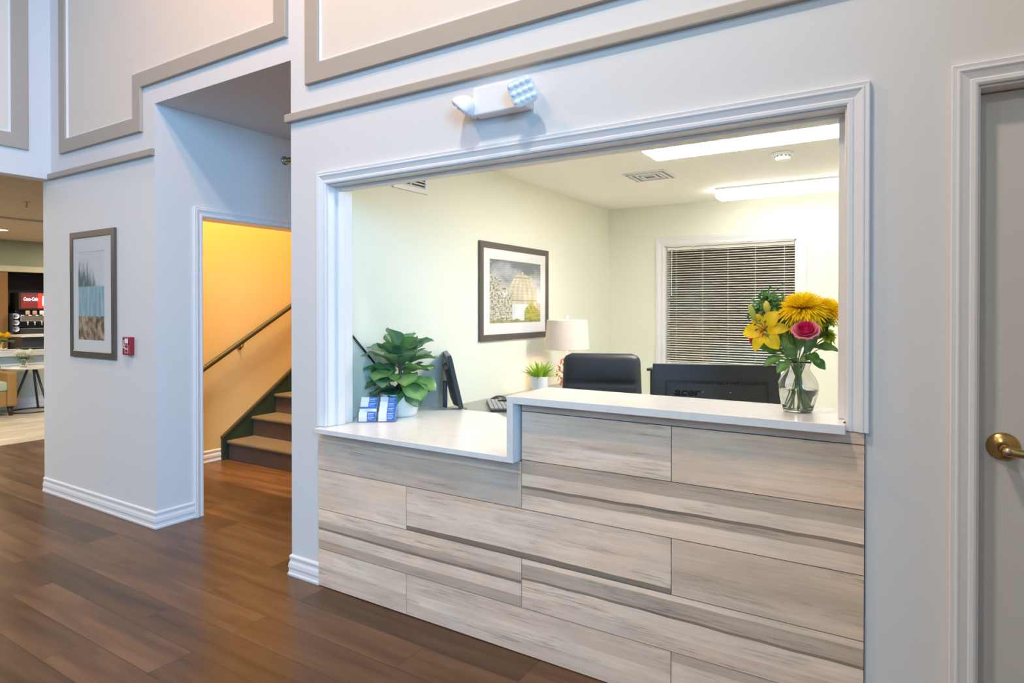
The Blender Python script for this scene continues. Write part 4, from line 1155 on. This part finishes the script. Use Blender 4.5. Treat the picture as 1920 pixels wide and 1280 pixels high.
def rose(loc, axis, rad, label, foot, cols, seed):
    o = flower('rose', label); rr = random.Random(seed); ax = Vector(axis).normalized()
    b = MB(); lay = b.bm.loops.layers.float_color.new('tone')
    t1 = ax.orthogonal().normalized(); t2 = ax.cross(t1)
    for ring, (n, r0, hgt, opn) in enumerate(((3,.18,.95,.05),(4,.34,.98,.15),(5,.52,.95,.32),(6,.70,.86,.62),(7,.84,.72,1.0))):
        for k in range(n):
            a0 = 2*PI*k/n+ring*.7; span = 2*PI/n*.78
            rows = []
            for i in range(6):
                v = i/5; row = []
                for j in range(7):
                    q = -1+2*j/6; a = a0+q*span
                    rr_ = rad*(r0*(.35+.65*math.sin(PI/2*min(1,v*1.3)))+opn*.30*v**2.2+.06*abs(q)*ring/4)
                    z = rad*1.05*(hgt*v-.25)-opn*rad*.25*v**4-rad*.16*(q*q)*v
                    row.append((b.bm.verts.new(Vector(loc)+(t1*math.cos(a)+t2*math.sin(a))*rr_+ax*z), v))
                rows.append(row)
            for a_, c_ in zip(rows, rows[1:]):
                for j in range(6):
                    f = b.bm.faces.new((a_[j][0],a_[j+1][0],c_[j+1][0],c_[j][0])); f.smooth = True
                    for lp_, vv in zip(f.loops, (a_[j],a_[j+1],c_[j+1],c_[j])):
                        lp_[lay] = (*mixc(cols[0], cols[1] if ring < 3 else cols[2], vv[1]*.9+.05),1)
    b.build('petals', M['petal'], o, recalc=False)
    b = MB()
    for k in range(5):
        a = 2*PI*k/5; d = (t1*math.cos(a)+t2*math.sin(a))*.8-ax*.3
        p = Vector(loc)-ax*rad*.28
        b.tube([p,p+d*rad*.35,p+d*rad*.8-ax*rad*.05], [.004,.003,.0006], 6)
    b.build('sepals', M['stem'], o)
    b = MB(); stem_to(b, Vector(loc)-ax*rad*.3, foot, .0028); b.build('stem', M['stem'], o)
    return o
rose((-.281,.058,1.346), (.05,-.66,.72), .038, 'open pink rose in the middle of the bouquet', feet(1.2), ((.66,.03,.16),(.80,.05,.24),(.90,.40,.46)), 3)
rose((-.445,.130,1.325), (-.55,-.55,.3), .032, 'red rose half hidden behind the yellow lily', feet(.1), ((.45,.02,.03),(.55,.03,.05),(.62,.08,.09)), 8)
# lily
def lily(loc, axis, ln, label, foot):
    o = flower('lily', label); ax = Vector(axis).normalized(); t1 = ax.orthogonal().normalized(); t2 = ax.cross(t1); rr = random.Random(2)
    b = MB(); lay = b.bm.loops.layers.float_color.new('tone')
    for k in range(6):
        a = 2*PI*k/6+.35; rad = t1*math.cos(a)+t2*math.sin(a)
        d = (rad*.75+ax*.72).normalized()
        leaf(b.bm, Vector(loc)-ax*.035+rad*.004, d, ax*.75-rad*.7, ln, .052 if k%2 else .040, curl=-(-1.25), fold=.35, wave=.04, tones=((.96,.60,.0),(1.0,.84,.02)), lay=lay, prof=[.3,.55,.8,1,1,.9,.6,.08], nl=9, nw=4, rnd=rr)
    b.build('petals', M['petal'], o, recalc=False)
    b = MB()
    for k in range(6):
        a = 2*PI*k/6; rad = t1*math.cos(a)+t2*math.sin(a); p = Vector(loc)-ax*.03; q = p+ax*.062+rad*.020
        b.tube([p,p+ax*.03+rad*.006,q], .0010, 5); b.tube([q-t1*.005,q+t1*.005], .0024, 6)
    b.build('stamens', plain('rust_anthers', (.20,.07,.02), .8, var=.1), o)
    b = MB(); stem_to(b, Vector(loc)-ax*.034, foot, .003); b.build('stem', M['stem'], o)
    return o
lily((-.418,.085,1.352), (-.10,-.85,.30), .080, 'open yellow lily facing out at the left of the bouquet', feet(-.5))
def bud(loc, axis, ln, wd, label, foot, c, name='lily_bud'):
    o = flower(name, label); ax = Vector(axis).normalized()
    b = MB(); pr = [(.0,0),(.35,.08),(.8,.3),(1,.55),(.8,.8),(.3,.96),(0,1)]
    Tm = Matrix.Translation(loc) @ ax.to_track_quat('Z','Y').to_matrix().to_4x4()
    b.lathe([(wd*r_, ln*z) for r_, z in pr], n=12, m=Tm); b.build('bud', c, o)
    b = MB(); stem_to(b, Vector(loc), foot, .0022); b.build('stem', M['stem'], o); return o
BUDM = plain('bud_green', (.46,.48,.08), .45, var=.15, bscale=40)
BUDM2 = plain('bud_yellow', (.62,.52,.08), .45, var=.15, bscale=40)
bud((-.448,.110,1.375), (-.35,-.1,1), .066, .011, 'pale green lily bud above the open lily', feet(-.9), BUDM)
bud((-.412,.135,1.398), (-.12,-.1,1), .052, .012, 'yellowish lily bud standing left of the big yellow bloom', feet(-1.3), BUDM2)
bud((-.219,.20,1.392), (.8,-.1,.35), .020, .008, 'tiny green bud poking out at the far right of the bouquet', feet(2.7), BUDM, 'flower_bud')
# foliage sprays
def spray(label, stems, foot, seed, tones, name='leafy_stem'):
    o = flower(name, label, 'foliage'); rr = random.Random(seed)
    b = MB(); lay = b.bm.loops.layers.float_color.new('tone')
    for base, d, ln, wd, up in stems:
        leaf(b.bm, base, d, up, ln, wd, curl=rr.uniform(.3,.8), fold=.3, wave=.03, tones=tones, lay=lay, prof=[.08,.5,.85,1,.95,.75,.45,.06], nl=9, nw=4, rnd=rr)
    b.build('leaves', M['leaf2'], o, recalc=False)
    b = MB(); stem_to(b, stems[0][0], foot, .0022)
    for s_ in stems[1:]: b.tube([Vector((VX,VY,VZ+.17)).lerp(Vector(s_[0]),.2), Vector(s_[0])], .0016, 5)
    b.build('stem', M['stem'], o); return o
GT = ((.045,.15,.03),(.11,.27,.06)); GT2 = ((.09,.20,.05),(.20,.35,.11))
Z = lambda z: VZ+z
spray('rose leaves spreading to the right under the pink rose', [((-.265,.12,Z(.225)),(1,-.1,.05),.078,.052,(0,-.55,1)), ((-.285,.09,Z(.20)),(.5,-.5,-.1),.062,.045,(0,-.8,1)), ((-.27,.12,Z(.185)),(.6,-.2,-.3),.055,.04,(.2,-.8,.8)), ((-.255,.16,Z(.215)),(.7,.3,.1),.06,.04,(0,-.5,1))], feet(1.7), 3, GT)
spray('dark green leaves drooping at the left below the lily', [((-.365,.11,Z(.205)),(-.85,-.2,.35),.075,.045,(0,-.8,.7)), ((-.355,.10,Z(.19)),(-.8,-.4,-.25),.072,.045,(-.2,-.7,.8)), ((-.335,.09,Z(.175)),(-.5,-.6,-.45),.062,.044,(-.2,-.8,.6)), ((-.375,.13,Z(.185)),(-.9,.1,-.15),.07,.04,(0,-.6,1))], feet(-.2), 4, GT)
spray('grey green leaves standing in the middle of the vase mouth', [((-.325,.09,Z(.185)),(-.1,-.5,.6),.062,.042,(0,-1,.3)), ((-.305,.085,Z(.175)),(.1,-.6,.3),.055,.044,(0,-1,.6)), ((-.34,.10,Z(.20)),(-.3,-.2,1),.07,.03,(0,-1,0)), ((-.30,.10,Z(.22)),(.15,-.1,1),.075,.028,(0,-1,0)), ((-.325,.15,Z(.21)),(-.1,.1,1),.10,.03,(0,-1,0)), ((-.335,.12,Z(.20)),(-.25,-.1,1),.10,.04,(0,-1,0)), ((-.31,.13,Z(.21)),(.1,0,1),.11,.042,(0,-1,.1)), ((-.29,.13,Z(.20)),(.35,-.1,1),.095,.04,(0,-1,.1)), ((-.345,.15,Z(.25)),(-.2,.0,1),.11,.034,(0,-1,.1)), ((-.35,.16,Z(.23)),(-.3,.1,1),.09,.028,(0,-1,.2)), ((-.29,.16,Z(.22)),(.3,.1,1),.09,.028,(0,-1,.2))], feet(.9), 5, GT2)
spray('slender leaves of the lily stem behind the open lily', [((-.39,.12,Z(.25)),(-.5,-.1,.9),.08,.02,(0,-1,.3)), ((-.40,.12,Z(.27)),(-.7,.0,.7),.075,.02,(0,-1,.3)), ((-.38,.14,Z(.28)),(-.2,.1,1),.085,.02,(0,-1,.2)), ((-.395,.13,Z(.30)),(.3,.1,.9),.06,.018,(0,-1,.2)), ((-.37,.12,Z(.22)),(.2,.1,1),.10,.018,(0,-1,.2)), ((-.36,.11,Z(.23)),(-.6,-.3,.5),.075,.018,(0,-1,.6))], feet(-.7), 6, GT2)
spray('dark green leaves filling the gap between the lily and the biggest bloom', [((-.375,.17,Z(.25)),(-.3,.1,1),.085,.05,(0,-1,.2)), ((-.36,.18,Z(.28)),(.1,.1,1),.085,.048,(0,-1,.2)), ((-.34,.18,Z(.24)),(.25,.0,1),.10,.05,(0,-1,.1)), ((-.33,.17,Z(.29)),(-.4,.0,.8),.075,.044,(0,-1,.2)), ((-.395,.17,Z(.29)),(-.6,.0,.8),.07,.04,(0,-1,.2)), ((-.31,.18,Z(.27)),(.5,.0,.8),.08,.045,(0,-1,.2)), ((-.265,.17,Z(.25)),(.5,.0,.9),.075,.044,(0,-1,.2))], feet(1.3,.03), 12, GT)
fr = flower('fern_sprig', 'feathery dark green sprigs at the top left behind the lily buds', 'foliage'); rr = random.Random(14)
b = MB(); lay = b.bm.loops.layers.float_color.new('tone')
for c_, n, sp_ in (((-.425,.20,1.450),130,.036),((-.445,.18,1.415),120,.034),((-.385,.20,1.43),90,.032),((-.462,.19,1.395),60,.022),((-.40,.19,1.39),80,.03)):
    for k in range(n):
        p = Vector(c_)+Vector((rr.gauss(0,sp_*.5),rr.gauss(0,sp_*.4),rr.gauss(0,sp_*.5)))
        leaf(b.bm, p, (rr.uniform(-1,1),rr.uniform(-1,.3),rr.uniform(-.4,1)), (0,-1,.5), rr.uniform(.012,.022), .009, curl=.3, fold=.3, wave=0, tones=GT, lay=lay, prof=[.2,.8,1,.7,.1], nl=4, nw=2, rnd=rr)
b.build('leaves', M['leaf2'], fr, recalc=False)
b = MB(); stem_to(b, (-.42,.195,1.44), feet(-1.8), .002)
for q in ((-.445,.18,1.415),(-.385,.20,1.43),(-.47,.19,1.395)): b.tube([(-.375,.175,1.33),q], .0014, 5)
b.build('stem', M['stem'], fr)

# ------------------------------------------------------------------ stairs
st = thing('staircase', 'carpeted staircase with brown treads and dark risers beyond the doorway', 'stairs', (-4.86,1.40,0))
riser, run = .190, .262; x0, x1 = -.565, .590
for k in range(9):
    z0 = k*riser-(.038 if k else 0); z1 = (k+1)*riser-.038; y = k*run
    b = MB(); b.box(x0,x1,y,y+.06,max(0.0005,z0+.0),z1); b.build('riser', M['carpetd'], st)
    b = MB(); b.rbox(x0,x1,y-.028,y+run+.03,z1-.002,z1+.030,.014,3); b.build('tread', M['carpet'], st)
pr = [(-.06,0.0005),(-.06,.205),(2.42,.205+2.48*riser/run),(2.42,.0005)]
b = MB(); b.prism([(x0-.034,y,z) for y,z in pr], (.033,0,0)); sg = b.build('stringer', M['green'], st)
b = MB(); b.prism([(x0-.0345,-.064,.200),(x0-.0345,-.064,.222),(x0-.0345,2.42,.222+2.484*riser/run),(x0-.0345,2.42,.200+2.484*riser/run)], (.041,0,0)); b.build('stringer_cap', M['rail'], sg)
hr = thing('stair_handrail', 'dark sloping handrail fixed to the yellow stair wall', 'handrail', (-5.46,1.5,1.10))
sl = (1.513-.919)/(2.156-1.162)
def rz_(y): return .900+sl*(y-1.162)-1.10
b = MB(); pts = [(.075, y-1.5, rz_(y)) for y in (.75,1.0,1.5,2.2,3.2)]; b.tube(pts, .0235, 16); b.build('rail', M['rail'], hr)
for y in (1.535, 2.6):
    b = MB(); b.tube([(.001,y-1.5,rz_(y)-.075),(.05,y-1.5,rz_(y)-.07),(.075,y-1.5,rz_(y)-.022)], .007, 10)
    b.lathe([(0,0),(.026,0),(.024,.006),(0,.007)], n=18, m=Matrix.Translation((.0006,y-1.5,rz_(y)-.075)) @ Matrix.Rotation(PI/2,4,'Y')); b.build('bracket', M['brass'], hr)

# ------------------------------------------------------------------ dining room beyond the left opening
pw = MB(); pw.box(-10.87,-10.75,-1.0,5.0,.0,.755); struct(pw.build('wall_dining_half', M['ponyw']))
struct(molding('baseboard_dining', [(-10.75+E4,-1.0),(-10.75+E4,5.0)], [(o_*1.3,h_*1.3) for o_,h_ in BASEP], M['trim'], side=1))
struct(molding('trim_dining_half_wall', [(-10.75+E4,-1.0),(-10.75+E4,5.0)], [(0,0),(.02,.0),(.025,.012),(.025,.03),(.01,.042),(0,.045)], M['trim'], .60))
lb = MB(); lb.rbox(-11.05,-10.60,-1.0,5.0,.756,.80,.004,2); lb.rbox(-11.02,-10.63,-1.0,5.0,.80,.836,.004,2)
tag(lb.build('stone_ledge', M['stone']), 'pale stone ledge capping the half wall in the dining room', 'ledge')
# drink niche
nb = thing('drink_station_niche', 'dark wooden niche framing the drink machine in the dining room', 'niche', (-13.0,3.2,0))
b = MB(); b.box(-.75,-.71,-1.0,1.0,.0005,2.115); b.box(-.71,-.15,-.995,-.97,.0005,2.115); b.box(-.71,-.15,.97,.995,.0005,2.115); b.box(-.71,-.15,-.97,.97,2.085,2.115); b.build('back_panel', M['darkwood'], nb)
b = MB(); b.rbox(-.01,.03,-.995,-.885,.0005,2.05,.006,2); b.build('post', M['oak'], nb)
b = MB(); b.rbox(-.01,.05,-2.5,1.0,2.055,2.16,.01,2); b.build('header', plain('beam_paint', (.52,.47,.34), .5, var=.03), nb)
op = MB(); op.box(-12.9995,-12.985,.2,2.203,.0005,2.05); struct(op.build('trim_dining_orange_lit', M['orange']))  # stretch of wall lit orange, its glow painted on as a panel
dc = thing('drink_counter', 'counter with a pale top and dark front under the drink machine', 'counter', (-12.75,3.1,0))
b = MB(); b.box(-.385,.23,-.765,.90,.0005,.945); b.build('cabinet', plain('dark_cabinet', (.028,.03,.04), .5, var=.1), dc)
b = MB(); b.rbox(-.385,.27,-.775,.91,.9455,.985,.004,2); b.build('top', M['stone'], dc)
mc = thing('soda_fountain', 'dark drink dispenser with a lit red sign and a row of nozzles', 'drink dispenser', (-13.0,2.95,.9855))
b = MB(); b.rbox(-.36,.02,-.46,.46,.0,.10,.01,2); b.rbox(-.36,-.18,-.46,.46,.10,.47,.01,2); b.build('body', M['black'], mc)
b = MB(); b.rbox(-.30,.03,-.46,.46,.215,.33,.01,2); b.build('dispensing_head', M['steel'], mc)
b = MB(); b.rbox(-.36,.03,-.48,.48,.42,.72,.012,2); b.build('sign_box', M['darkwood'], mc)
b = MB(); b.box(.0305,.034,-.45,-.20,.45,.70); sg = b.build('sign', M['sign_d'], mc)
b = MB(); b.box(.034,.0352,-.42,-.205,.53,.685); b.build('white_band', plain('sign_band', (.16,.03,.03), .5, emit=(.2,.02,.02), estr=.5), sg)
text_mesh('lettering', 'Coca-Cola', .080, M['sign_w'], sg, Matrix.Translation((.0358,-.312,.605)) @ Matrix.Rotation(PI/2,4,'Z') @ Matrix.Rotation(PI/2,4,'X'), .0006, .25, sx=.62, offset=.002)
b = MB(); b.box(.0305,.034,-.20,.45,.45,.70); sr = b.build('sign', M['sign_r'], mc)
b = MB(); b.prism([(.0345,-.135,.49),(.0345,-.135,.655),(.0345,-.10,.665),(.0345,-.05,.57),(.0345,-.04,.49)], (.001,0,0)); b.build('white_shape', M['sign_w'], sr)
for k in range(8):
    y = -.36+k*.105
    b = MB(); b.rbox(.031,.052,y-.032,y+.032,.335,.405,.006,2); bt = b.build('flavour_button', plain('label_tone_%d' % k, [(.55,.36,.25),(.55,.30,.22),(.70,.70,.72),(.30,.25,.2),(.55,.40,.35),(.6,.55,.5),(.2,.3,.2),(.6,.3,.2)][k], .5), mc)
    b = MB(); b.tube([(.045,y,.215),(.045,y,.150)], [.016,.010], 10); b.build('nozzle', M['chrome'], mc)
for k in range(3):
    cp = thing('paper_cup_stack', 'stack of white paper cups lying in the rack, %s one' % ('lowest','middle','topmost')[k], 'cups', (-12.95,2.405,1.045+k*.11), 0, 'cup stacks by the drink machine')
    b = MB()
    for j in range(4): b.lathe([(.030,0),(.044,.10),(.046,.102),(.043,.103),(.029,.004)], n=20, m=Matrix.Translation((-.14+.03*j,0,.03)) @ Matrix.Rotation(PI/2,4,'Y'))
    b.build('cups', M['whitec'], cp)
cr_ = thing('cup_rack', 'dark rack holding the paper cup stacks beside the drink machine', 'rack', (-12.98,2.405,.9855))
b = MB()
for z in (.022,.132,.242): b.box(-.20,.10,-.055,.055,z,z+.006)
b.box(-.20,-.19,-.06,.06,.0,.36); b.box(-.20,.10,-.062,-.055,.0,.36); b.build('shelves', M['dark'], cr_)
# round table, chair, flowers
tb = thing('round_side_table', 'small round white-topped table with splayed metal legs', 'table', (-10.31,1.66,0))
b = MB(); b.lathe([(0,.60),(.33,.60),(.345,.605),(.35,.615),(.345,.625),(0,.628)], n=48); b.build('table_top', M['stone'], tb)
for a in (R(-95), R(25), R(145)):
    b = MB(); b.tube([(.05*math.cos(a),.05*math.sin(a),.60),(.25*math.cos(a),.25*math.sin(a),.018)], [.016,.014], 10); b.build('leg', M['dark'], tb)
b = MB(); b.tube([(.25*math.cos(2*PI*k/32),.25*math.sin(2*PI*k/32),.010) for k in range(33)], .009, 8); b.build('foot_ring', M['dark'], tb)
armchair('leather_armchair', 'tan leather armchair with a green seat cushion beside the round table', M['tanleather'], (-10.40,1.045,0), R(90), w=.72, d=.66, seat=.43, arm=.585, back=.66, cush=M['cushion'])
def small_vase(label, loc, r_, hgt, col, n, name, headr):
    v = thing('small_vase', label, 'vase', loc)
    b = MB(); b.lathe([(0,.001),(r_*.8,.001),(r_,hgt*.35),(r_*.7,hgt*.8),(r_*.85,hgt),(r_*.78,hgt),(r_*.62,hgt*.8),(r_*.9,hgt*.35),(r_*.7,.005),(0,.006)], n=28); b.build('vessel', M['glass'], v)
    rr = random.Random(n)
    for k in range(n):
        a = 2*PI*k/n+.4; q = Vector(loc)+Vector((headr*math.cos(a), headr*math.sin(a), hgt+.05+.015*(k%2)))
        f = thing(name, '%s in the small vase %s' % (col[2], col[3]), 'flower', tuple(q), 0, col[4])
        b = MB(); lay = b.bm.loops.layers.float_color.new('tone')
        for i in range(46):
            fr_ = (i+.5)/46; el = PI/2-fr_*1.7; aa = i*2.4
            d = Vector((math.cos(aa)*math.cos(el), math.sin(aa)*math.cos(el), math.sin(el)))
            leaf(b.bm, (0,0,-.005), d, (0,0,1), .066, .026, curl=-.4, fold=.4, wave=0, tones=col[:2], lay=lay, prof=[.4,.8,1,.8,.2], nl=3, nw=2, rnd=rr)
        b.build('petals', M['petal'], f, recalc=False)
        b = MB(); b.tube([(0,0,-.004),(-headr*.8*math.cos(a),-headr*.8*math.sin(a),-.05-hgt*.85)], .003, 5); b.build('stem', M['stem'], f)
    fo = thing('leafy_stem', 'green leaves around the %s' % col[4], 'foliage', loc)
    b = MB(); lay = b.bm.loops.layers.float_color.new('tone')
    for k in range(14):
        a = rr.uniform(0,2*PI); leaf(b.bm, (0,0,hgt-.005), (math.cos(a),math.sin(a),rr.uniform(.0,.6)), (0,0,1), rr.uniform(.09,.15), .045, curl=.5, tones=GT2, lay=lay, prof=[.1,.6,1,.8,.1], nl=5, nw=2, rnd=rr)
    b.build('leaves', M['leaf2'], fo, recalc=False)
    b = MB(); b.tube([(0,0,.02),(0,0,hgt)], .003, 5); b.build('stem', M['stem'], fo)
small_vase('small glass vase of white flowers on the round table', (-10.22,1.525,.6285), .045, .12, ((.80,.82,.72),(.95,.95,.90),'white bloom','on the round table','white flowers on the round table'), 6, 'white_flower', .075)
small_vase('small glass vase of yellow flowers on the stone ledge', (-10.80,1.50,.8365), .042, .13, ((.75,.45,.0),(.92,.66,.02),'yellow bloom','on the stone ledge','yellow flowers on the stone ledge'), 4, 'yellow_flower', .055)
ty = thing('serving_tray', 'dark oval tray standing on the stone ledge in the dining room', 'tray', (-10.82,1.85,.8365))
b = MB(); b.lathe([(0,.001),(.14,.001),(.17,.018),(.175,.02),(.168,.021),(.138,.006),(0,.006)], n=36, m=Matrix.Diagonal((.8,1.2,1,1))); b.build('dish', M['dark'], ty)
mn = MB(); mn.box(-.05,.05,-.07,.07,0,.012)
tag(mn.build('napkin_stack', M['cardw'], loc=(-10.72,2.06,.8365)), 'white napkin stack on the stone ledge', 'napkins')
dl = thing('recessed_dining_light', 'round recessed ceiling light glowing in the dining room', 'ceiling light', (-11.45,1.68,2.60))
b = MB(); b.lathe([(.0,-.003),(.10,-.003),(.10,-.001),(0,-.001)], n=32); b.build('lens', M['led2'], dl)
b = MB(); b.lathe([(.10,-.0005),(.10,-.006),(.125,-.004),(.125,-.0005)], n=32); b.build('ring', M['white'], dl)

# ------------------------------------------------------------------ lobby window (behind the camera) and lamps
mb = MB()
for y0, y1, z0, z1 in ((-7.8,-7.72,1.7,4.5),(-3.08,-3.0,1.7,4.5),(-7.8,-3.0,1.7,1.78),(-7.8,-3.0,4.42,4.5),(-6.24,-6.18,1.7,4.5),(-4.64,-4.58,1.7,4.5),(-7.8,-3.0,3.08,3.14)):
    mb.box(4.50,4.62,y0,y1,z0,z1)
struct(mb.build('window_2', M['trim']))
W = bpy.data.worlds.new('world'); bpy.context.scene.world = W; W.use_nodes = True
bg = W.node_tree.nodes['Background']; bg.inputs['Color'].default_value = (.32,.62,1.0,1); bg.inputs['Strength'].default_value = .8
def area(name, loc, direc, sx, sy, power, col, spread=PI):
    l = bpy.data.lights.new(name, 'AREA'); l.shape = 'RECTANGLE'; l.size = sx; l.size_y = sy; l.energy = power; l.color = col; l.spread = spread
    o = bpy.data.objects.new(name, l); C.objects.link(o); o.location = loc
    o.rotation_euler = Vector(direc).to_track_quat('-Z','Y').to_euler(); return o
area('window_daylight', (4.48,-5.2,3.1), (-1,0,0), 4.5, 2.7, 1000, (.21,.565,1.0))
# lobby ceiling lamps
for k, (x, y) in enumerate(((-3.0,-1.2),(-1.1,-1.7),(-4.0,-5.0),(-1.5,-5.2))):
    cl = thing('recessed_lobby_light', 'round recessed downlight in the lobby ceiling', 'ceiling light', (x,y,CZ), 0, 'recessed downlights in the lobby ceiling')
    b = MB(); b.lathe([(.0,-.003),(.12,-.003),(.12,-.001),(0,-.001)], n=28); b.build('lens', M['led2'], cl)
    b = MB(); b.lathe([(.12,-.0005),(.12,-.006),(.145,-.004),(.145,-.0005)], n=28); b.build('ring', M['white'], cl)
    area('downlight', (x,y,CZ-.02), (0,0,-1), .24, .24, (54,74,44,72)[k], ((1.0,.50,.20),(1.0,.85,.69),(1.0,.82,.64),(1.0,.86,.70))[k])
# stair lamp, dining lamps, lamp in the rear room, and added fills
area('stair_lamp', (-4.65,.95,4.5), (0,0,-1), .5, .5, 195, (1.0,.70,.33))
for x, y in ((-7.3,-2.4),(-8.4,-.6),(-8.4,2.6),(-11.6,1.0),(-11.8,3.6)):  # first one is added near the opening to brighten the lobby floor
    area('dining_lamp_and_fill', (x,y,2.57), (0,0,-1), .5, .5, 85 if x > -8 else 52, (1.0,.86,.66))
area('alcove_fill', (-3.4,2.6,2.72), (0,0,-1), .4, .4, 10, (1.0,.93,.84))  # unseen fill, added to lift the dark upper part of the alcove
area('rear_room_lamp', (-1.3,5.3,2.48), (0,0,-1), .4, .4, 2.2, (1.0,.84,.70))

# ------------------------------------------------------------------ camera
cam = bpy.data.cameras.new('camera'); co = bpy.data.objects.new('camera', cam); C.objects.link(co)
co.location = (0,-2.217,1.42); co.rotation_euler = (R(90-.407), 0, R(32.067))
cam.sensor_width = 36; cam.lens = 1180.3/1920*36; cam.shift_y = -52.66/1920; cam.clip_start = .02
sc = bpy.context.scene; sc.camera = co
sc.view_settings.view_transform = 'Standard'; sc.view_settings.look = 'None'; sc.view_settings.gamma = 1; sc.view_settings.exposure = 0
sc.view_settings.use_curve_mapping = False
sc.cycles.use_denoising = True
sc.cycles.max_bounces = 10; sc.cycles.diffuse_bounces = 5; sc.cycles.glossy_bounces = 4; sc.cycles.transmission_bounces = 10; sc.cycles.transparent_max_bounces = 12
sc.cycles.sample_clamp_indirect = 8
